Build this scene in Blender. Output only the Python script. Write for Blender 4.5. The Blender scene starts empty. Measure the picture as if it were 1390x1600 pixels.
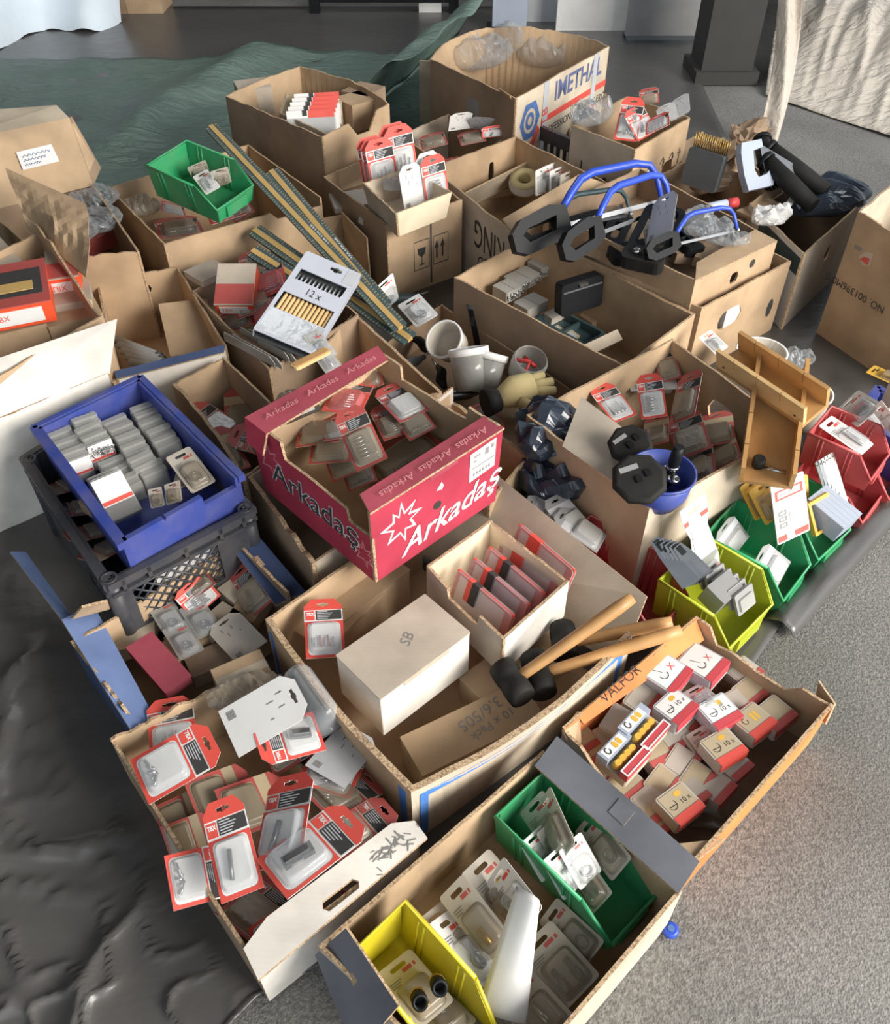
import bpy, bmesh, math, random
from mathutils import Vector, Matrix, noise
from mathutils.geometry import tessellate_polygon
random.seed(7)
S = bpy.context.scene
COL = S.collection
# ------------------------------------------------------------------ camera, sky, light, exposure
CAM_H, FPX, PITCH = 1.5, 1350.0, math.radians(44)
cam_d = bpy.data.cameras.new('camera'); cam = bpy.data.objects.new('camera', cam_d); COL.objects.link(cam)
cam.location = (0, 0, CAM_H); cam.rotation_euler = (math.radians(90) - PITCH, 0, 0)
cam_d.sensor_fit = 'VERTICAL'; cam_d.sensor_height = 36; cam_d.sensor_width = 36; cam_d.lens = FPX / 1600 * 36
cam_d.clip_start = 0.02; S.camera = cam
W = bpy.data.worlds.new('World'); S.world = W; W.use_nodes = True
bg = W.node_tree.nodes['Background']; bg.inputs[0].default_value = (0.80, 0.90, 1.0, 1); bg.inputs[1].default_value = 1.2
def lamp(name, kind, loc, target, energy, color, **kw):
    d = bpy.data.lights.new(name, kind); d.energy = energy; d.color = color
    for k, v in kw.items(): setattr(d, k, v)
    o = bpy.data.objects.new(name, d); COL.objects.link(o); o.location = loc
    o.rotation_euler = (Vector(target) - Vector(loc)).to_track_quat('-Z', 'Y').to_euler(); return o
lamp('doorway_daylight', 'AREA', (4.6, -1.3, 2.7), (0, 1.6, 0.0), 640, (1.0, 0.95, 0.88), shape='RECTANGLE', size=3.4, size_y=2.6)
lamp('added_back_fill', 'AREA', (-.6, 4.6, 3.2), (.3, 5.6, 0.2), 55, (.92, .96, 1.0), shape='RECTANGLE', size=2.4, size_y=.8)  # added fill lamp, brightens the white board and tarpaulin at the back
S.view_settings.view_transform = 'Standard'; S.view_settings.look = 'None'
S.view_settings.exposure = 0.0; S.view_settings.gamma = 1.0; S.view_settings.use_curve_mapping = False

# ------------------------------------------------------------------ helpers
_c, _s = math.cos(PITCH), math.sin(PITCH)
def P(x, y, z=0.0):                                    # photograph pixel + height above the floor -> point of the place
    dx, dy = (x - 695) / FPX, (y - 800) / FPX
    d = Vector((dx, _c - _s * dy, -_s - _c * dy))
    return Vector((0, 0, CAM_H)) + d * ((z - CAM_H) / d.z)
def lin(c):
    if isinstance(c, str): c = [int(c[i:i+2], 16) / 255 for i in (0, 2, 4)]
    return tuple(((v / 12.92) if v <= 0.04045 else ((v + 0.055) / 1.055) ** 2.4) for v in c) + (1,)
MATS = {}
def nt(name):
    m = bpy.data.materials.new(name); m.use_nodes = True; MATS[name] = m
    return m, m.node_tree, m.node_tree.nodes['Principled BSDF']
def node(t, kind, **kw):
    n = t.nodes.new(kind)
    for k, v in kw.items():
        if k in n.inputs: n.inputs[k].default_value = v
        else: setattr(n, k, v)
    return n
def plain(name, c, rough=0.6, metal=0.0, spec=0.5, var=0.12, scale=9.0, rand=0.10, bump=0.0, dust=0.0):
    """colour with large soft stains, a little change from object to object, and optional dust and relief"""
    m, t, b = nt(name); L = t.links.new
    tc = node(t, 'ShaderNodeTexCoord'); nz = node(t, 'ShaderNodeTexNoise', Scale=scale, Detail=4.0); L(tc.outputs['Object'], nz.inputs['Vector'])
    oi = node(t, 'ShaderNodeObjectInfo')
    mr = node(t, 'ShaderNodeMapRange'); L(nz.outputs['Fac'], mr.inputs[0]); mr.inputs[1].default_value = .3; mr.inputs[2].default_value = .7
    mr.inputs[3].default_value = 1 - var; mr.inputs[4].default_value = 1 + var
    mr2 = node(t, 'ShaderNodeMapRange'); L(oi.outputs['Random'], mr2.inputs[0]); mr2.inputs[3].default_value = 1 - rand; mr2.inputs[4].default_value = 1 + rand
    mu = node(t, 'ShaderNodeMath', operation='MULTIPLY'); L(mr.outputs[0], mu.inputs[0]); L(mr2.outputs[0], mu.inputs[1])
    vm = node(t, 'ShaderNodeVectorMath', operation='SCALE'); vm.inputs[0].default_value = lin(c)[:3]; L(mu.outputs[0], vm.inputs['Scale'])
    out = vm.outputs[0]
    if dust:
        n2 = node(t, 'ShaderNodeTexNoise', Scale=scale * 2.3, Detail=5.0); L(tc.outputs['Object'], n2.inputs['Vector'])
        r2 = node(t, 'ShaderNodeMapRange'); L(n2.outputs['Fac'], r2.inputs[0]); r2.inputs[1].default_value = .35; r2.inputs[2].default_value = .75; r2.inputs[4].default_value = dust
        mx = node(t, 'ShaderNodeMix', data_type='RGBA'); L(r2.outputs[0], mx.inputs[0]); L(out, mx.inputs[6]); mx.inputs[7].default_value = lin('9c8a74'); out = mx.outputs[2]
    L(out, b.inputs['Base Color'])
    b.inputs['Roughness'].default_value = rough; b.inputs['Metallic'].default_value = metal; b.inputs['Specular IOR Level'].default_value = spec
    if bump:
        n3 = node(t, 'ShaderNodeTexNoise', Scale=scale * 6, Detail=4.0); L(tc.outputs['Object'], n3.inputs['Vector'])
        bp = node(t, 'ShaderNodeBump', Strength=bump, Distance=0.004); L(n3.outputs['Fac'], bp.inputs['Height']); L(bp.outputs[0], b.inputs['Normal'])
    return m
def card_mat(name, c, stain=.22, rough=.85):           # corrugated board: stains and faint flutes
    m = plain(name, c, rough, spec=.25, var=stain, scale=7.0, rand=.09); t = m.node_tree; b = t.nodes['Principled BSDF']; L = t.links.new
    tc = node(t, 'ShaderNodeTexCoord'); wv = node(t, 'ShaderNodeTexWave', Scale=55.0, Distortion=1.2, bands_direction='DIAGONAL'); L(tc.outputs['Object'], wv.inputs['Vector'])
    bp = node(t, 'ShaderNodeBump', Strength=.035, Distance=.002); L(wv.outputs['Fac'], bp.inputs['Height']); L(bp.outputs[0], b.inputs['Normal'])
    return m
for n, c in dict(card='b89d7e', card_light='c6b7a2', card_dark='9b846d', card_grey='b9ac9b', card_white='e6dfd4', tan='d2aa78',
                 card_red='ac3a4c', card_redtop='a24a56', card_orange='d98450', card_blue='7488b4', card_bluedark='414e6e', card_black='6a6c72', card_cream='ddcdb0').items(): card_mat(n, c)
card_mat('print_blue', '4f7fc4')
m, t, b = nt('edge'); b.inputs['Roughness'].default_value = .9                                        # cut edge of board: light with dark flutes
tc = node(t, 'ShaderNodeTexCoord'); wv = node(t, 'ShaderNodeTexVoronoi', Scale=260.0); t.links.new(tc.outputs['Object'], wv.inputs['Vector'])
cr = node(t, 'ShaderNodeValToRGB'); cr.color_ramp.elements[0].color = lin('c4a987'); cr.color_ramp.elements[1].color = lin('8a7055'); cr.color_ramp.elements[0].position = .35; cr.color_ramp.elements[1].position = .8
t.links.new(wv.outputs['Distance'], cr.inputs[0]); t.links.new(cr.outputs[0], b.inputs['Base Color'])
for n, c, r in (('white', 'e6e4e0', .55), ('white_dusty', 'bdb4a6', .7), ('ink', '3a3836', .8), ('ink_grey', '85827e', .8), ('red', 'da5448', .5), ('red_dusty', 'b5544e', .6),
                ('orange_red', 'e8542f', .5), ('grey', '8d8c8a', .6), ('grey_light', 'b9babd', .5), ('beige', 'b7a688', .6), ('yellow_print', 'dcae45', .55), ('blue_print', '4f6ea3', .6), ('pink', 'd98f90', .6)):
    plain(n, c, r, var=.07, rand=.06)
for n, c in (('bin_green', '2a9a63'), ('bin_yellow', 'd2c41e'), ('bin_lime', 'b4be28'), ('bin_red', 'c45456'), ('bin_darkred', '9c3a3c'), ('crate_blue', '384a98'), ('bowl_blue', '344b9c')):
    plain(n, c, .38, var=.08, rand=.04, scale=6, dust=.22)
plain('crate_black', '3a3d44', .45, var=.1, dust=.15); plain('black_rubber', '1c1c1b', .7, spec=.25, var=.1, dust=.03); plain('black_plastic', '161719', .5, spec=.25, var=.1); plain('red_pack', 'ba444a', .5)
plain('saw_blue', '3655c4', .35, var=.06); plain('saw_pale', 'a9b2c2', .4, var=.06)
plain('wood', 'b98d58', .55, var=.14, scale=14); plain('wood_pale', 'd6b27c', .55, var=.12, scale=14); plain('wood_handle', 'bb8e5a', .5, var=.18, scale=16)
plain('steel', 'c9c9c7', .28, metal=1.0, var=.1); plain('steel_dark', '77787a', .35, metal=1.0, var=.15); plain('brass', 'c9a25a', .35, metal=1.0); plain('ruler_green', '3c5052', .5, var=.15); plain('ruler_yellow', 'c6a364', .6, var=.1)
plain('glove', 'c9b784', .85, var=.15, bump=.3); plain('dark_grey', '55585a', .6); plain('bag_black', '363d48', .18, bump=.2); plain('pack_grey', 'b9bcc6', .5, var=.05); plain('steel_grey_card', 'a9a69f', .6, dust=.3); plain('pliers_red', 'c03c3a', .5)
def clear(name, tint, fac, rough=.12):                 # thin clear plastic: mostly see-through, with a glossy skin
    m = bpy.data.materials.new(name); m.use_nodes = True; MATS[name] = m; t = m.node_tree; t.nodes.clear(); L = t.links.new
    o = node(t, 'ShaderNodeOutputMaterial'); mx = node(t, 'ShaderNodeMixShader'); tr = node(t, 'ShaderNodeBsdfTransparent'); tr.inputs[0].default_value = (.97, .97, .97, 1)
    p = node(t, 'ShaderNodeBsdfPrincipled'); p.inputs['Base Color'].default_value = lin(tint); p.inputs['Roughness'].default_value = rough; p.inputs['Specular IOR Level'].default_value = .9
    fr = node(t, 'ShaderNodeLayerWeight', Blend=.35); mr = node(t, 'ShaderNodeMapRange'); L(fr.outputs['Facing'], mr.inputs[0]); mr.inputs[3].default_value = fac; mr.inputs[4].default_value = min(1, fac + .45)
    tc = node(t, 'ShaderNodeTexCoord'); nz = node(t, 'ShaderNodeTexNoise', Scale=60.0, Detail=2.0); L(tc.outputs['Object'], nz.inputs['Vector']); bp = node(t, 'ShaderNodeBump', Strength=.25, Distance=.004); L(nz.outputs['Fac'], bp.inputs['Height']); L(bp.outputs[0], p.inputs['Normal'])
    L(mr.outputs[0], mx.inputs[0]); L(tr.outputs[0], mx.inputs[1]); L(p.outputs[0], mx.inputs[2]); L(mx.outputs[0], o.inputs[0])
clear('clear', 'd5d8da', .22); clear('clear_dusty', 'a09481', .42, .3); clear('clear_case', 'c2c1bb', .36, .2); clear('clear_red', 'd87878', .45, .25); clear('clear_bag', 'b4b8ba', .20, .14); clear('clear_film', '9c9a94', .05, .2); plain('pale_pink', 'e2cbc6', .6); plain('peg', 'a89d8d', .7, dust=.2); plain('case_grey', 'a8a59f', .6); plain('print_slate', '5a6488', .7)

class MB:
    """collects polygons for ONE mesh; m is the material slot"""
    def __init__(s): s.v = []; s.f = []; s.mi = []; s.sm = []
    def quad(s, pts, m=0, smooth=False):
        i = len(s.v); s.v += [tuple(p) for p in pts]; s.f.append(tuple(range(i, i + len(pts)))); s.mi.append(m); s.sm.append(smooth)
    def box(s, lo, hi, m=0, M=None):
        x0, y0, z0 = lo; x1, y1, z1 = hi; i = len(s.v)
        vs = [Vector(p) for p in ((x0,y0,z0),(x1,y0,z0),(x1,y1,z0),(x0,y1,z0),(x0,y0,z1),(x1,y0,z1),(x1,y1,z1),(x0,y1,z1))]
        s.v += [tuple(M @ v) if M else tuple(v) for v in vs]
        for f in ((3,2,1,0),(4,5,6,7),(0,1,5,4),(1,2,6,5),(2,3,7,6),(3,0,4,7)): s.f.append(tuple(i + k for k in f)); s.mi.append(m); s.sm.append(False)
        return s
    def rings(s, rings, m=0, cap0=True, cap1=True, smooth=True):       # closed loops of equal length, lofted
        n = len(rings[0]); i = len(s.v)
        for r in rings: s.v += [tuple(p) for p in r]
        for k in range(len(rings) - 1):
            for j in range(n):
                a = i + k*n + j; b = i + k*n + (j+1) % n; s.f.append((a, b, b + n, a + n)); s.mi.append(m); s.sm.append(smooth)
        if cap0: s.f.append(tuple(i + j for j in reversed(range(n)))); s.mi.append(m); s.sm.append(False)
        if cap1: s.f.append(tuple(i + (len(rings)-1)*n + j for j in range(n))); s.mi.append(m); s.sm.append(False)
        return s
    def tube(s, pts, r, n=8, m=0, cap=True):
        pts = [Vector(p) for p in pts]; rr = r if isinstance(r, (list, tuple)) else [r]*len(pts); out = []
        up = None
        for k, p in enumerate(pts):
            d = (pts[min(k+1, len(pts)-1)] - pts[max(k-1, 0)]).normalized()
            if up is None: up = d.orthogonal().normalized()
            up = (up - d * up.dot(d)).normalized(); w = d.cross(up)
            out.append([p + (up*math.cos(2*math.pi*j/n) + w*math.sin(2*math.pi*j/n)) * rr[k] for j in range(n)])
        return s.rings(out, m, cap, cap)
    def lathe(s, prof, n=24, m=0, c=(0,0,0), cap0=True, cap1=True):
        return s.rings([[(c[0]+r*math.cos(2*math.pi*j/n), c[1]+r*math.sin(2*math.pi*j/n), c[2]+z) for j in range(n)] for r, z in prof], m, cap0, cap1)
    def prism(s, loops, z0, z1, m=0, me=None):                          # flat polygon (first loop) with holes (others), extruded
        me = m if me is None else me; flat = [p for l in loops for p in l]
        tri = tessellate_polygon([[Vector((p[0], p[1], 0)) for p in l] for l in loops]); i = len(s.v); n = len(flat)
        s.v += [(p[0], p[1], z1) for p in flat] + [(p[0], p[1], z0) for p in flat]
        for a, b, c in tri:
            pa, pb, pc = flat[a], flat[b], flat[c]
            if (pb[0]-pa[0])*(pc[1]-pa[1]) - (pb[1]-pa[1])*(pc[0]-pa[0]) < 0: b, c = c, b
            s.f += [(i+a, i+b, i+c), (i+n+c, i+n+b, i+n+a)]; s.mi += [m, m]; s.sm += [False, False]
        k = 0
        for l in loops:
            ar = sum(l[j][0]*l[(j+1)%len(l)][1] - l[(j+1)%len(l)][0]*l[j][1] for j in range(len(l)))
            flip = (ar < 0) != (k > 0)
            for j in range(len(l)):
                a, b = i+k+j, i+k+(j+1) % len(l); f = (a, a+n, b+n, b)
                s.f.append(f if not flip else f[::-1]); s.mi.append(me); s.sm.append(False)
            k += len(l)
        return s
    def mesh(s, name, *mats):
        me = bpy.data.meshes.new(name); me.from_pydata(s.v, [], s.f)
        for k in mats: me.materials.append(MATS[k])
        me.polygons.foreach_set('material_index', s.mi); me.polygons.foreach_set('use_smooth', s.sm); me.update(); return me
def link(name, data, parent=None, M=None, **props):
    o = bpy.data.objects.new(name, data); COL.objects.link(o)
    if parent: o.parent = parent
    if M is not None: o.matrix_basis = M
    for k, v in props.items():
        if v is not None: o[k] = v
    return o
def thing(name, label, cat, M=None, group=None, data=None):
    if not isinstance(M, Matrix): M = Matrix.Translation(M or (0, 0, 0))
    return link(name, data, None, M, label=label, category=cat, group=group)
def part(n, d, m=None, c=(), lab=None, stuff=False): return (n, d, m, c, lab, stuff)
def put(parts, parent):
    for n, d, m, c, lab, st in parts:
        o = link(n, d, parent, m, label=lab, kind='stuff' if st else None); put(c, o)
def place(proto, M, label, group=None):                 # proto = (name, category, parts); parts share their mesh data
    o = thing(proto[0], label, proto[1], M, group); put(proto[2], o); return o
def frame(bl, br, tl, z, size):                         # three photograph pixels with heights -> matrix that fits size=(w, h) onto them
    zs = z if isinstance(z, (tuple, list)) else (z, z, z)
    a, b, c = P(*bl, zs[0]), P(*br, zs[1]), P(*tl, zs[2])
    if size[0] > 0 and not isinstance(z, (tuple, list)):   # let the card tip a little so that its corners are square and its shape is right
        asp = math.log(size[1] / size[0]); best = None; lo = [0.0, 0.0]; step = .03
        def cost(e):
            X = P(*br, z + e[0]) - a; Y = P(*tl, z + e[1]) - a; ca = X.normalized().dot(Y.normalized()); ra = math.log(Y.length / X.length) - asp
            return ca*ca*6 + ra*ra*.5 + (e[0]**2 + e[1]**2) / .05**2 * .05
        best = cost(lo)
        while step > .002:
            moved = False
            for d in ((step, 0), (-step, 0), (0, step), (0, -step)):
                e = [max(-.05, min(.06, lo[0] + d[0])), max(-.05, min(.06, lo[1] + d[1]))]; q = cost(e)
                if q < best - 1e-9: best, lo, moved = q, e, True
            if not moved: step *= .5
        b, c = P(*br, z + lo[0]), P(*tl, z + lo[1])
    X = b - a; w = X.length; X.normalize(); Y = c - a; N = X.cross(Y).normalized(); Y2 = N.cross(X); h = Y.dot(Y2)
    if N.z < 0 and size[2:] == ('up',): N = -N
    k = .5 * (w / size[0] + h / size[1])
    M = Matrix.Identity(4)
    for r in range(3): M[r][0] = X[r]*w/size[0]; M[r][1] = Y2[r]*h/size[1]; M[r][2] = N[r]*k; M[r][3] = a[r]
    return M
def atc(x, y, z, ang=0, tx=0, ty=0, k=1.0, off=(0, 0)): # centre pixel, height, heading and tilts in degrees
    return Matrix.Translation(P(x, y, z)) @ Matrix.Rotation(math.radians(ang), 4, 'Z') @ Matrix.Rotation(math.radians(tx), 4, 'X') @ Matrix.Rotation(math.radians(ty), 4, 'Y') @ Matrix.Scale(k, 4) @ Matrix.Translation((-off[0], -off[1], 0))
FONTS = {}
def word(body, size, mat, shear=0.0, align='CENTER', bold=0.0):
    key = (body, size, mat, shear, align, bold)
    if key not in FONTS:
        f = bpy.data.curves.new('lettering', 'FONT'); f.body = body; f.size = size; f.shear = shear; f.align_x = align; f.align_y = 'CENTER'; f.offset = bold; f.resolution_u = 3
        o = bpy.data.objects.new('lettering', f); me = bpy.data.meshes.new_from_object(o); me.name = 'lettering'; bpy.data.objects.remove(o)
        me.materials.clear(); me.materials.append(MATS[mat]); FONTS[key] = me
    return FONTS[key]
def axes(o, x, y):                                      # matrix from origin, x direction and (roughly) y direction
    X = Vector(x).normalized(); N = X.cross(Vector(y)).normalized(); Y = N.cross(X); M = Matrix.Identity(4)
    for r in range(3): M[r][0] = X[r]; M[r][1] = Y[r]; M[r][2] = N[r]; M[r][3] = o[r]
    return M
def rrect(x0, y0, x1, y1, r, n=3):
    out = []
    for cx, cy, a in ((x1-r, y0+r, -90), (x1-r, y1-r, 0), (x0+r, y1-r, 90), (x0+r, y0+r, 180)):
        for k in range(n+1): t = math.radians(a + 90*k/n); out.append((cx + r*math.cos(t), cy + r*math.sin(t)))
    return out
def euro(cx, cy, w, h):                                 # hang slot of a peg card
    return [(cx-w/2, cy-h*.3), (cx-w*.2, cy-h*.3), (cx-w*.12, cy-h*.5), (cx+w*.12, cy-h*.5), (cx+w*.2, cy-h*.3), (cx+w/2, cy-h*.3), (cx+w/2, cy+h*.3), (cx+w*.2, cy+h*.3), (cx+w*.12, cy+h*.5), (cx-w*.12, cy+h*.5), (cx-w*.2, cy+h*.3), (cx-w/2, cy+h*.3)]

# ------------------------------------------------------------------ cardboard boxes
def panel(A, B, A0, B0, out, prof=None, hole=None, bow=0.0, t=.006, mats=('card', 'card', 'edge'), org=(0,0,0), jag=0.0):
    """one board wall. A,B rim ends; A0,B0 base ends; out = outward direction; prof [(s,dz)] rim profile; hole (s0,s1,f0,f1) hand slot"""
    prof = prof or [(0, 0), (1, 0)]; ss = {0.0, 1.0}; nseg = 8 if not (bow or jag) else 20
    for k in range(nseg + 1): ss.add(k / nseg)
    for k in range(len(prof)):
        ss.add(prof[k][0])
    if hole:
        h0, h1, f0, f1 = hole
        for k in range(9): ss.add(h0 + (h1 - h0) * k / 8)
    ss = sorted(ss); b = MB(); O = Vector(org)
    def dz(s):
        for (a, za), (c, zc) in zip(prof, prof[1:]):
            if a <= s <= c: return za + (zc - za) * ((s - a) / (c - a) if c > a else 1)
        return prof[-1][1]
    def pt(s, f, side):
        base = A0.lerp(B0, s); top = A.lerp(B, s); p = base.lerp(top, f)
        p = p + out * (bow * math.sin(math.pi * s) * f) - out * (t * side)
        return p - O
    def strip(s0, s1, a0, a1, c0, c1):                     # from fraction a to fraction c (absolute z handled by extra)
        q = [(s0, a0), (s1, a1), (s1, c1), (s0, c0)]
        fo = [pt(s, f, 0) for s, f in q]; fi = [pt(s, f, 1) for s, f in q]
        b.quad(fo, 0); b.quad(fi[::-1], 1)
        b.quad([fo[3], fo[2], fi[2], fi[3]], 2); b.quad([fo[1], fo[0], fi[0], fi[1]], 2)
        return fo, fi
    Hh = max((A - A0).length, 1e-4)
    for k in range(len(ss) - 1):
        s0, s1 = ss[k], ss[k+1]
        if s1 - s0 < 1e-6: continue
        j0 = jag * noise.noise((s0 * 9, A.x * 7, A.y * 5)); j1 = jag * noise.noise((s1 * 9, A.x * 7, A.y * 5))
        T0, T1 = 1 + (dz(s0 + 1e-7) + j0) / Hh, 1 + (dz(s1 - 1e-7) + j1) / Hh
        if hole and s0 >= h0 - 1e-6 and s1 <= h1 + 1e-6:
            def oval(s):
                u = (s - h0) / (h1 - h0) * 2 - 1; return max(0, 1 - abs(u) ** 4) ** .5
            m = (f0 + f1) / 2; e = (f1 - f0) / 2
            strip(s0, s1, 0, 0, m - e*oval(s0), m - e*oval(s1)); fo, fi = strip(s0, s1, m + e*oval(s0), m + e*oval(s1), T0, T1)
        else: fo, fi = strip(s0, s1, 0, 0, T0, T1)
        if k == 0: b.quad([fo[0], fo[3], fi[3], fi[0]], 2)
        if k == len(ss) - 2: b.quad([fo[2], fo[1], fi[1], fi[2]], 2)
    return b.mesh('board_wall', *mats)
WALLS = ('LB', 'BR', 'RF', 'FL')
def carton(label, rim, z, z0=0.004, out='card', inn='card', opts=None, name='cardboard_box', cat='box', floor=True, taper=1.0, group=None, zc=None, edge='edge'):
    """rim: photograph pixels of the four rim corners L, B, R, F. opts: {wall: dict(prof, hole, bow, mats, jag, base_in)}"""
    zc = zc or (z, z, z, z); top = [P(x, y, q) for (x, y), q in zip(rim, zc)]
    cen = sum((Vector((p.x, p.y, 0)) for p in top), Vector()) / 4
    base = [Vector((cen.x + (p.x - cen.x) * taper, cen.y + (p.y - cen.y) * taper, z0)) for p in top]
    o = thing(name, label, cat, Vector((cen.x, cen.y, z0)), group); opts = opts or {}; panels = {}
    for k, w in enumerate(WALLS):
        q = opts.get(w, {})
        if q == 'none': continue
        a, b_, a0, b0 = top[k], top[(k+1) % 4], base[k], base[(k+1) % 4]
        n = (b_ - a).cross(Vector((0, 0, 1))); n.z = 0; n.normalize()
        if n.dot((a + b_) / 2 - cen) < 0: n = -n
        me = panel(a, b_, a0, b0, n, q.get('prof'), q.get('hole'), q.get('bow', 0), q.get('t', .006), q.get('mats', (out, inn, edge)), (cen.x, cen.y, z0), q.get('jag', .004))
        panels[w] = link('side_panel', me, o)
    if floor:
        f = MB(); c = [b_ - Vector((cen.x, cen.y, z0)) for b_ in base]; f.prism([[(p.x * .985, p.y * .985) for p in c]], .002, .007)
        link('bottom_panel', f.mesh('board_floor', inn), o)
    return dict(o=o, bow={w: opts.get(w, {}).get('bow', 0) for w in WALLS if opts.get(w) != 'none'}, top=top, base=base, cen=Vector((cen.x, cen.y, z0)), p=panels, z=z, z0=z0)
def flap(bx, name, A, B, C, D, mats=('card', 'card', 'edge'), t=.005, hole=None, lab=None, sub=None):
    """a board flap hinged on a box: world corners A,B (hinge) C,D (free edge)"""
    b = MB(); O = bx['cen']; q = [p - O for p in (A, B, C, D)]; n = (q[1] - q[0]).cross(q[3] - q[0]).normalized() * t
    if n.dot(Vector((0, 0, CAM_H)) - A) < 0: q.reverse(); n = -n
    lo = [p - n for p in q]; b.quad(q, 0); b.quad(lo[::-1], 1)
    for k in range(4): b.quad([q[k], lo[k], lo[(k+1) % 4], q[(k+1) % 4]], 2)
    return link(name, b.mesh('flap', *mats), sub or bx['o'], label=lab)
def wall_frame(bx, w, lift=.0012):                       # matrix (relative to the box) on the OUTER face of a wall: x along, y up
    k = WALLS.index(w); a, b_, a0 = bx['top'][k], bx['top'][(k+1) % 4], bx['base'][k]
    out = (b_ - a).cross(a - a0).normalized()
    if out.dot((a + b_) / 2 - bx['cen']) < 0: out = -out
    X = (b_ - a).normalized(); Y = (a - a0).normalized()
    if X.cross(Y).dot(out) < 0: X = -X; st = bx['base'][(k+1) % 4]
    else: st = a0
    return axes(st - bx['cen'] + out * lift, X, Y), (b_ - a).length, (a - a0).length
def letter(bx, w, body, x, y, size, mat='ink', shear=0, rot=0, bold=0, name='lettering', lift=.0012, sub=None, sx=1.0):
    M, wl, hl = wall_frame(bx, w, lift)
    return link(name, word(body, size, mat, shear, 'CENTER', bold), sub or bx['p'][w], M @ Matrix.Translation((x * wl, y * hl, 0)) @ Matrix.Rotation(math.radians(rot), 4, 'Z') @ Matrix.Diagonal((sx, 1, 1, 1)))
def decal(bx, w, loops, mat, name='print', lift=.0008, lab=None):  # flat print on a wall; loops in fractions of the wall
    M, wl, hl = wall_frame(bx, w, lift); b = MB()
    bow = bx.get('bow', {}).get(w, 0)
    for l in loops:
        l = l if isinstance(l[0][0], (list, tuple)) else [l]
        if bow: l = [[(q[k][0] + (q[(k+1) % len(q)][0] - q[k][0]) * j / 8, q[k][1] + (q[(k+1) % len(q)][1] - q[k][1]) * j / 8) for k in range(len(q)) for j in range(8)] for q in l]
        b.prism([[(x * wl, y * hl) for x, y in q] for q in l], -.0006, 0)
    if bow: b.v = [(x, y, z + bow * math.sin(math.pi * min(1, max(0, x / wl))) * (y / hl)) for x, y, z in b.v]
    return link(name, b.mesh('print', mat), bx['p'][w], M, label=lab)
# ------------------------------------------------------------------ kinds of small goods (built once, mesh data shared)
def rect(x0, y0, x1, y1): return [(x0, y0), (x1, y0), (x1, y1), (x0, y1)]
def dome(x0, y0, x1, y1, z0, h, mat, r=.012, inset=.006, name='blister'):
    b = MB(); R = []
    for k, (i, zz) in enumerate(((-.004, 0), (0, .0006), (.001, h*.6), (inset*.5, h*.92), (inset, h))):
        R.append([(x, y, z0 + zz) for x, y in rrect(x0+i, y0+i, x1-i, y1-i, max(r - i*.5, .003), 3)])
    b.rings(R, 0, False, True, True); return b.mesh(name, mat)
def bits(kind, x0, y0, x1, y1, z):
    """what lies inside a blister"""
    b = MB(); w, h = x1-x0, y1-y0; out = []
    if kind == 'bits':
        for k in range(4):
            x = x0 + w*(.16 + .22*k); b = MB(); l = h*(.55 + .1*((k*7) % 3)); b.tube([(x, y0+h*.12, z), (x, y0+h*.12+l*.45, z), (x+.001, y0+h*.12+l*.46, z), (x+.001, y0+h*.1+l, z)], [.0042, .0042, .0022, .0018], 7); out.append(part('drill_bit', b.mesh('drill_bit', 'steel')))
    elif kind == 'rows':
        for k in range(6):
            y = y0 + h*(.1 + .15*k); b = MB(); b.tube([(x0+w*.12, y, z), (x0+w*.55, y, z), (x0+w*.56, y, z), (x0+w*(.8 - .05*(k % 3)), y, z)], [.0042, .0042, .003, .003], 7); out.append(part('drill_bit', b.mesh('drill_bit', 'steel')))
    elif kind == 'gadget':
        b.box((-.3*w*.5, -.36*h, 0), (.16*w, .4*h, .012), 0); b.box((-.05*w, -.3*h, .012), (.1*w, .3*h, .016), 1); b.box((.1*w, -.2*h, .004), (.2*w, .1*h, .01), 1)
        M = Matrix.Translation((x0+w*.5, y0+h*.48, z-.003)) @ Matrix.Rotation(-.15, 4, 'Z'); b.v = [tuple(M @ Vector(v)) for v in b.v]; out.append(part('metal_clamp', b.mesh('metal_clamp', 'steel_dark', 'steel')))
    elif kind == 'low':
        for k in range(5):
            b = MB(); a = .4 + k*.5; x, y = x0 + w*(.2+.14*k), y0 + h*(.17+.04*(k % 2)); b.tube([(x-.013*math.cos(a), y-.008*math.sin(a), z), (x+.013*math.cos(a), y+.008*math.sin(a), z)], .004, 7); out.append(part('fitting', b.mesh('fitting', 'steel')))
    elif kind == 'roll':
        b.tube([(x0+w*.3, y0+h*.15, z+.001), (x0+w*.42, y0+h*.85, z+.001)], .006, 8); out.append(part('tool_shaft', b.mesh('tool_shaft', 'steel_dark')))
    elif kind == 'mixed':
        for k in range(5):
            b = MB(); x = x0 + w*(.15+.17*k); b.tube([(x, y0+h*.15, z), (x+w*.05*((k % 3)-1), y0+h*(.5+.08*(k % 2)), z)], .003, 6); out.append(part('drill_bit', b.mesh('drill_bit', 'red_dusty' if k % 2 else 'grey_light')))
    return out
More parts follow.
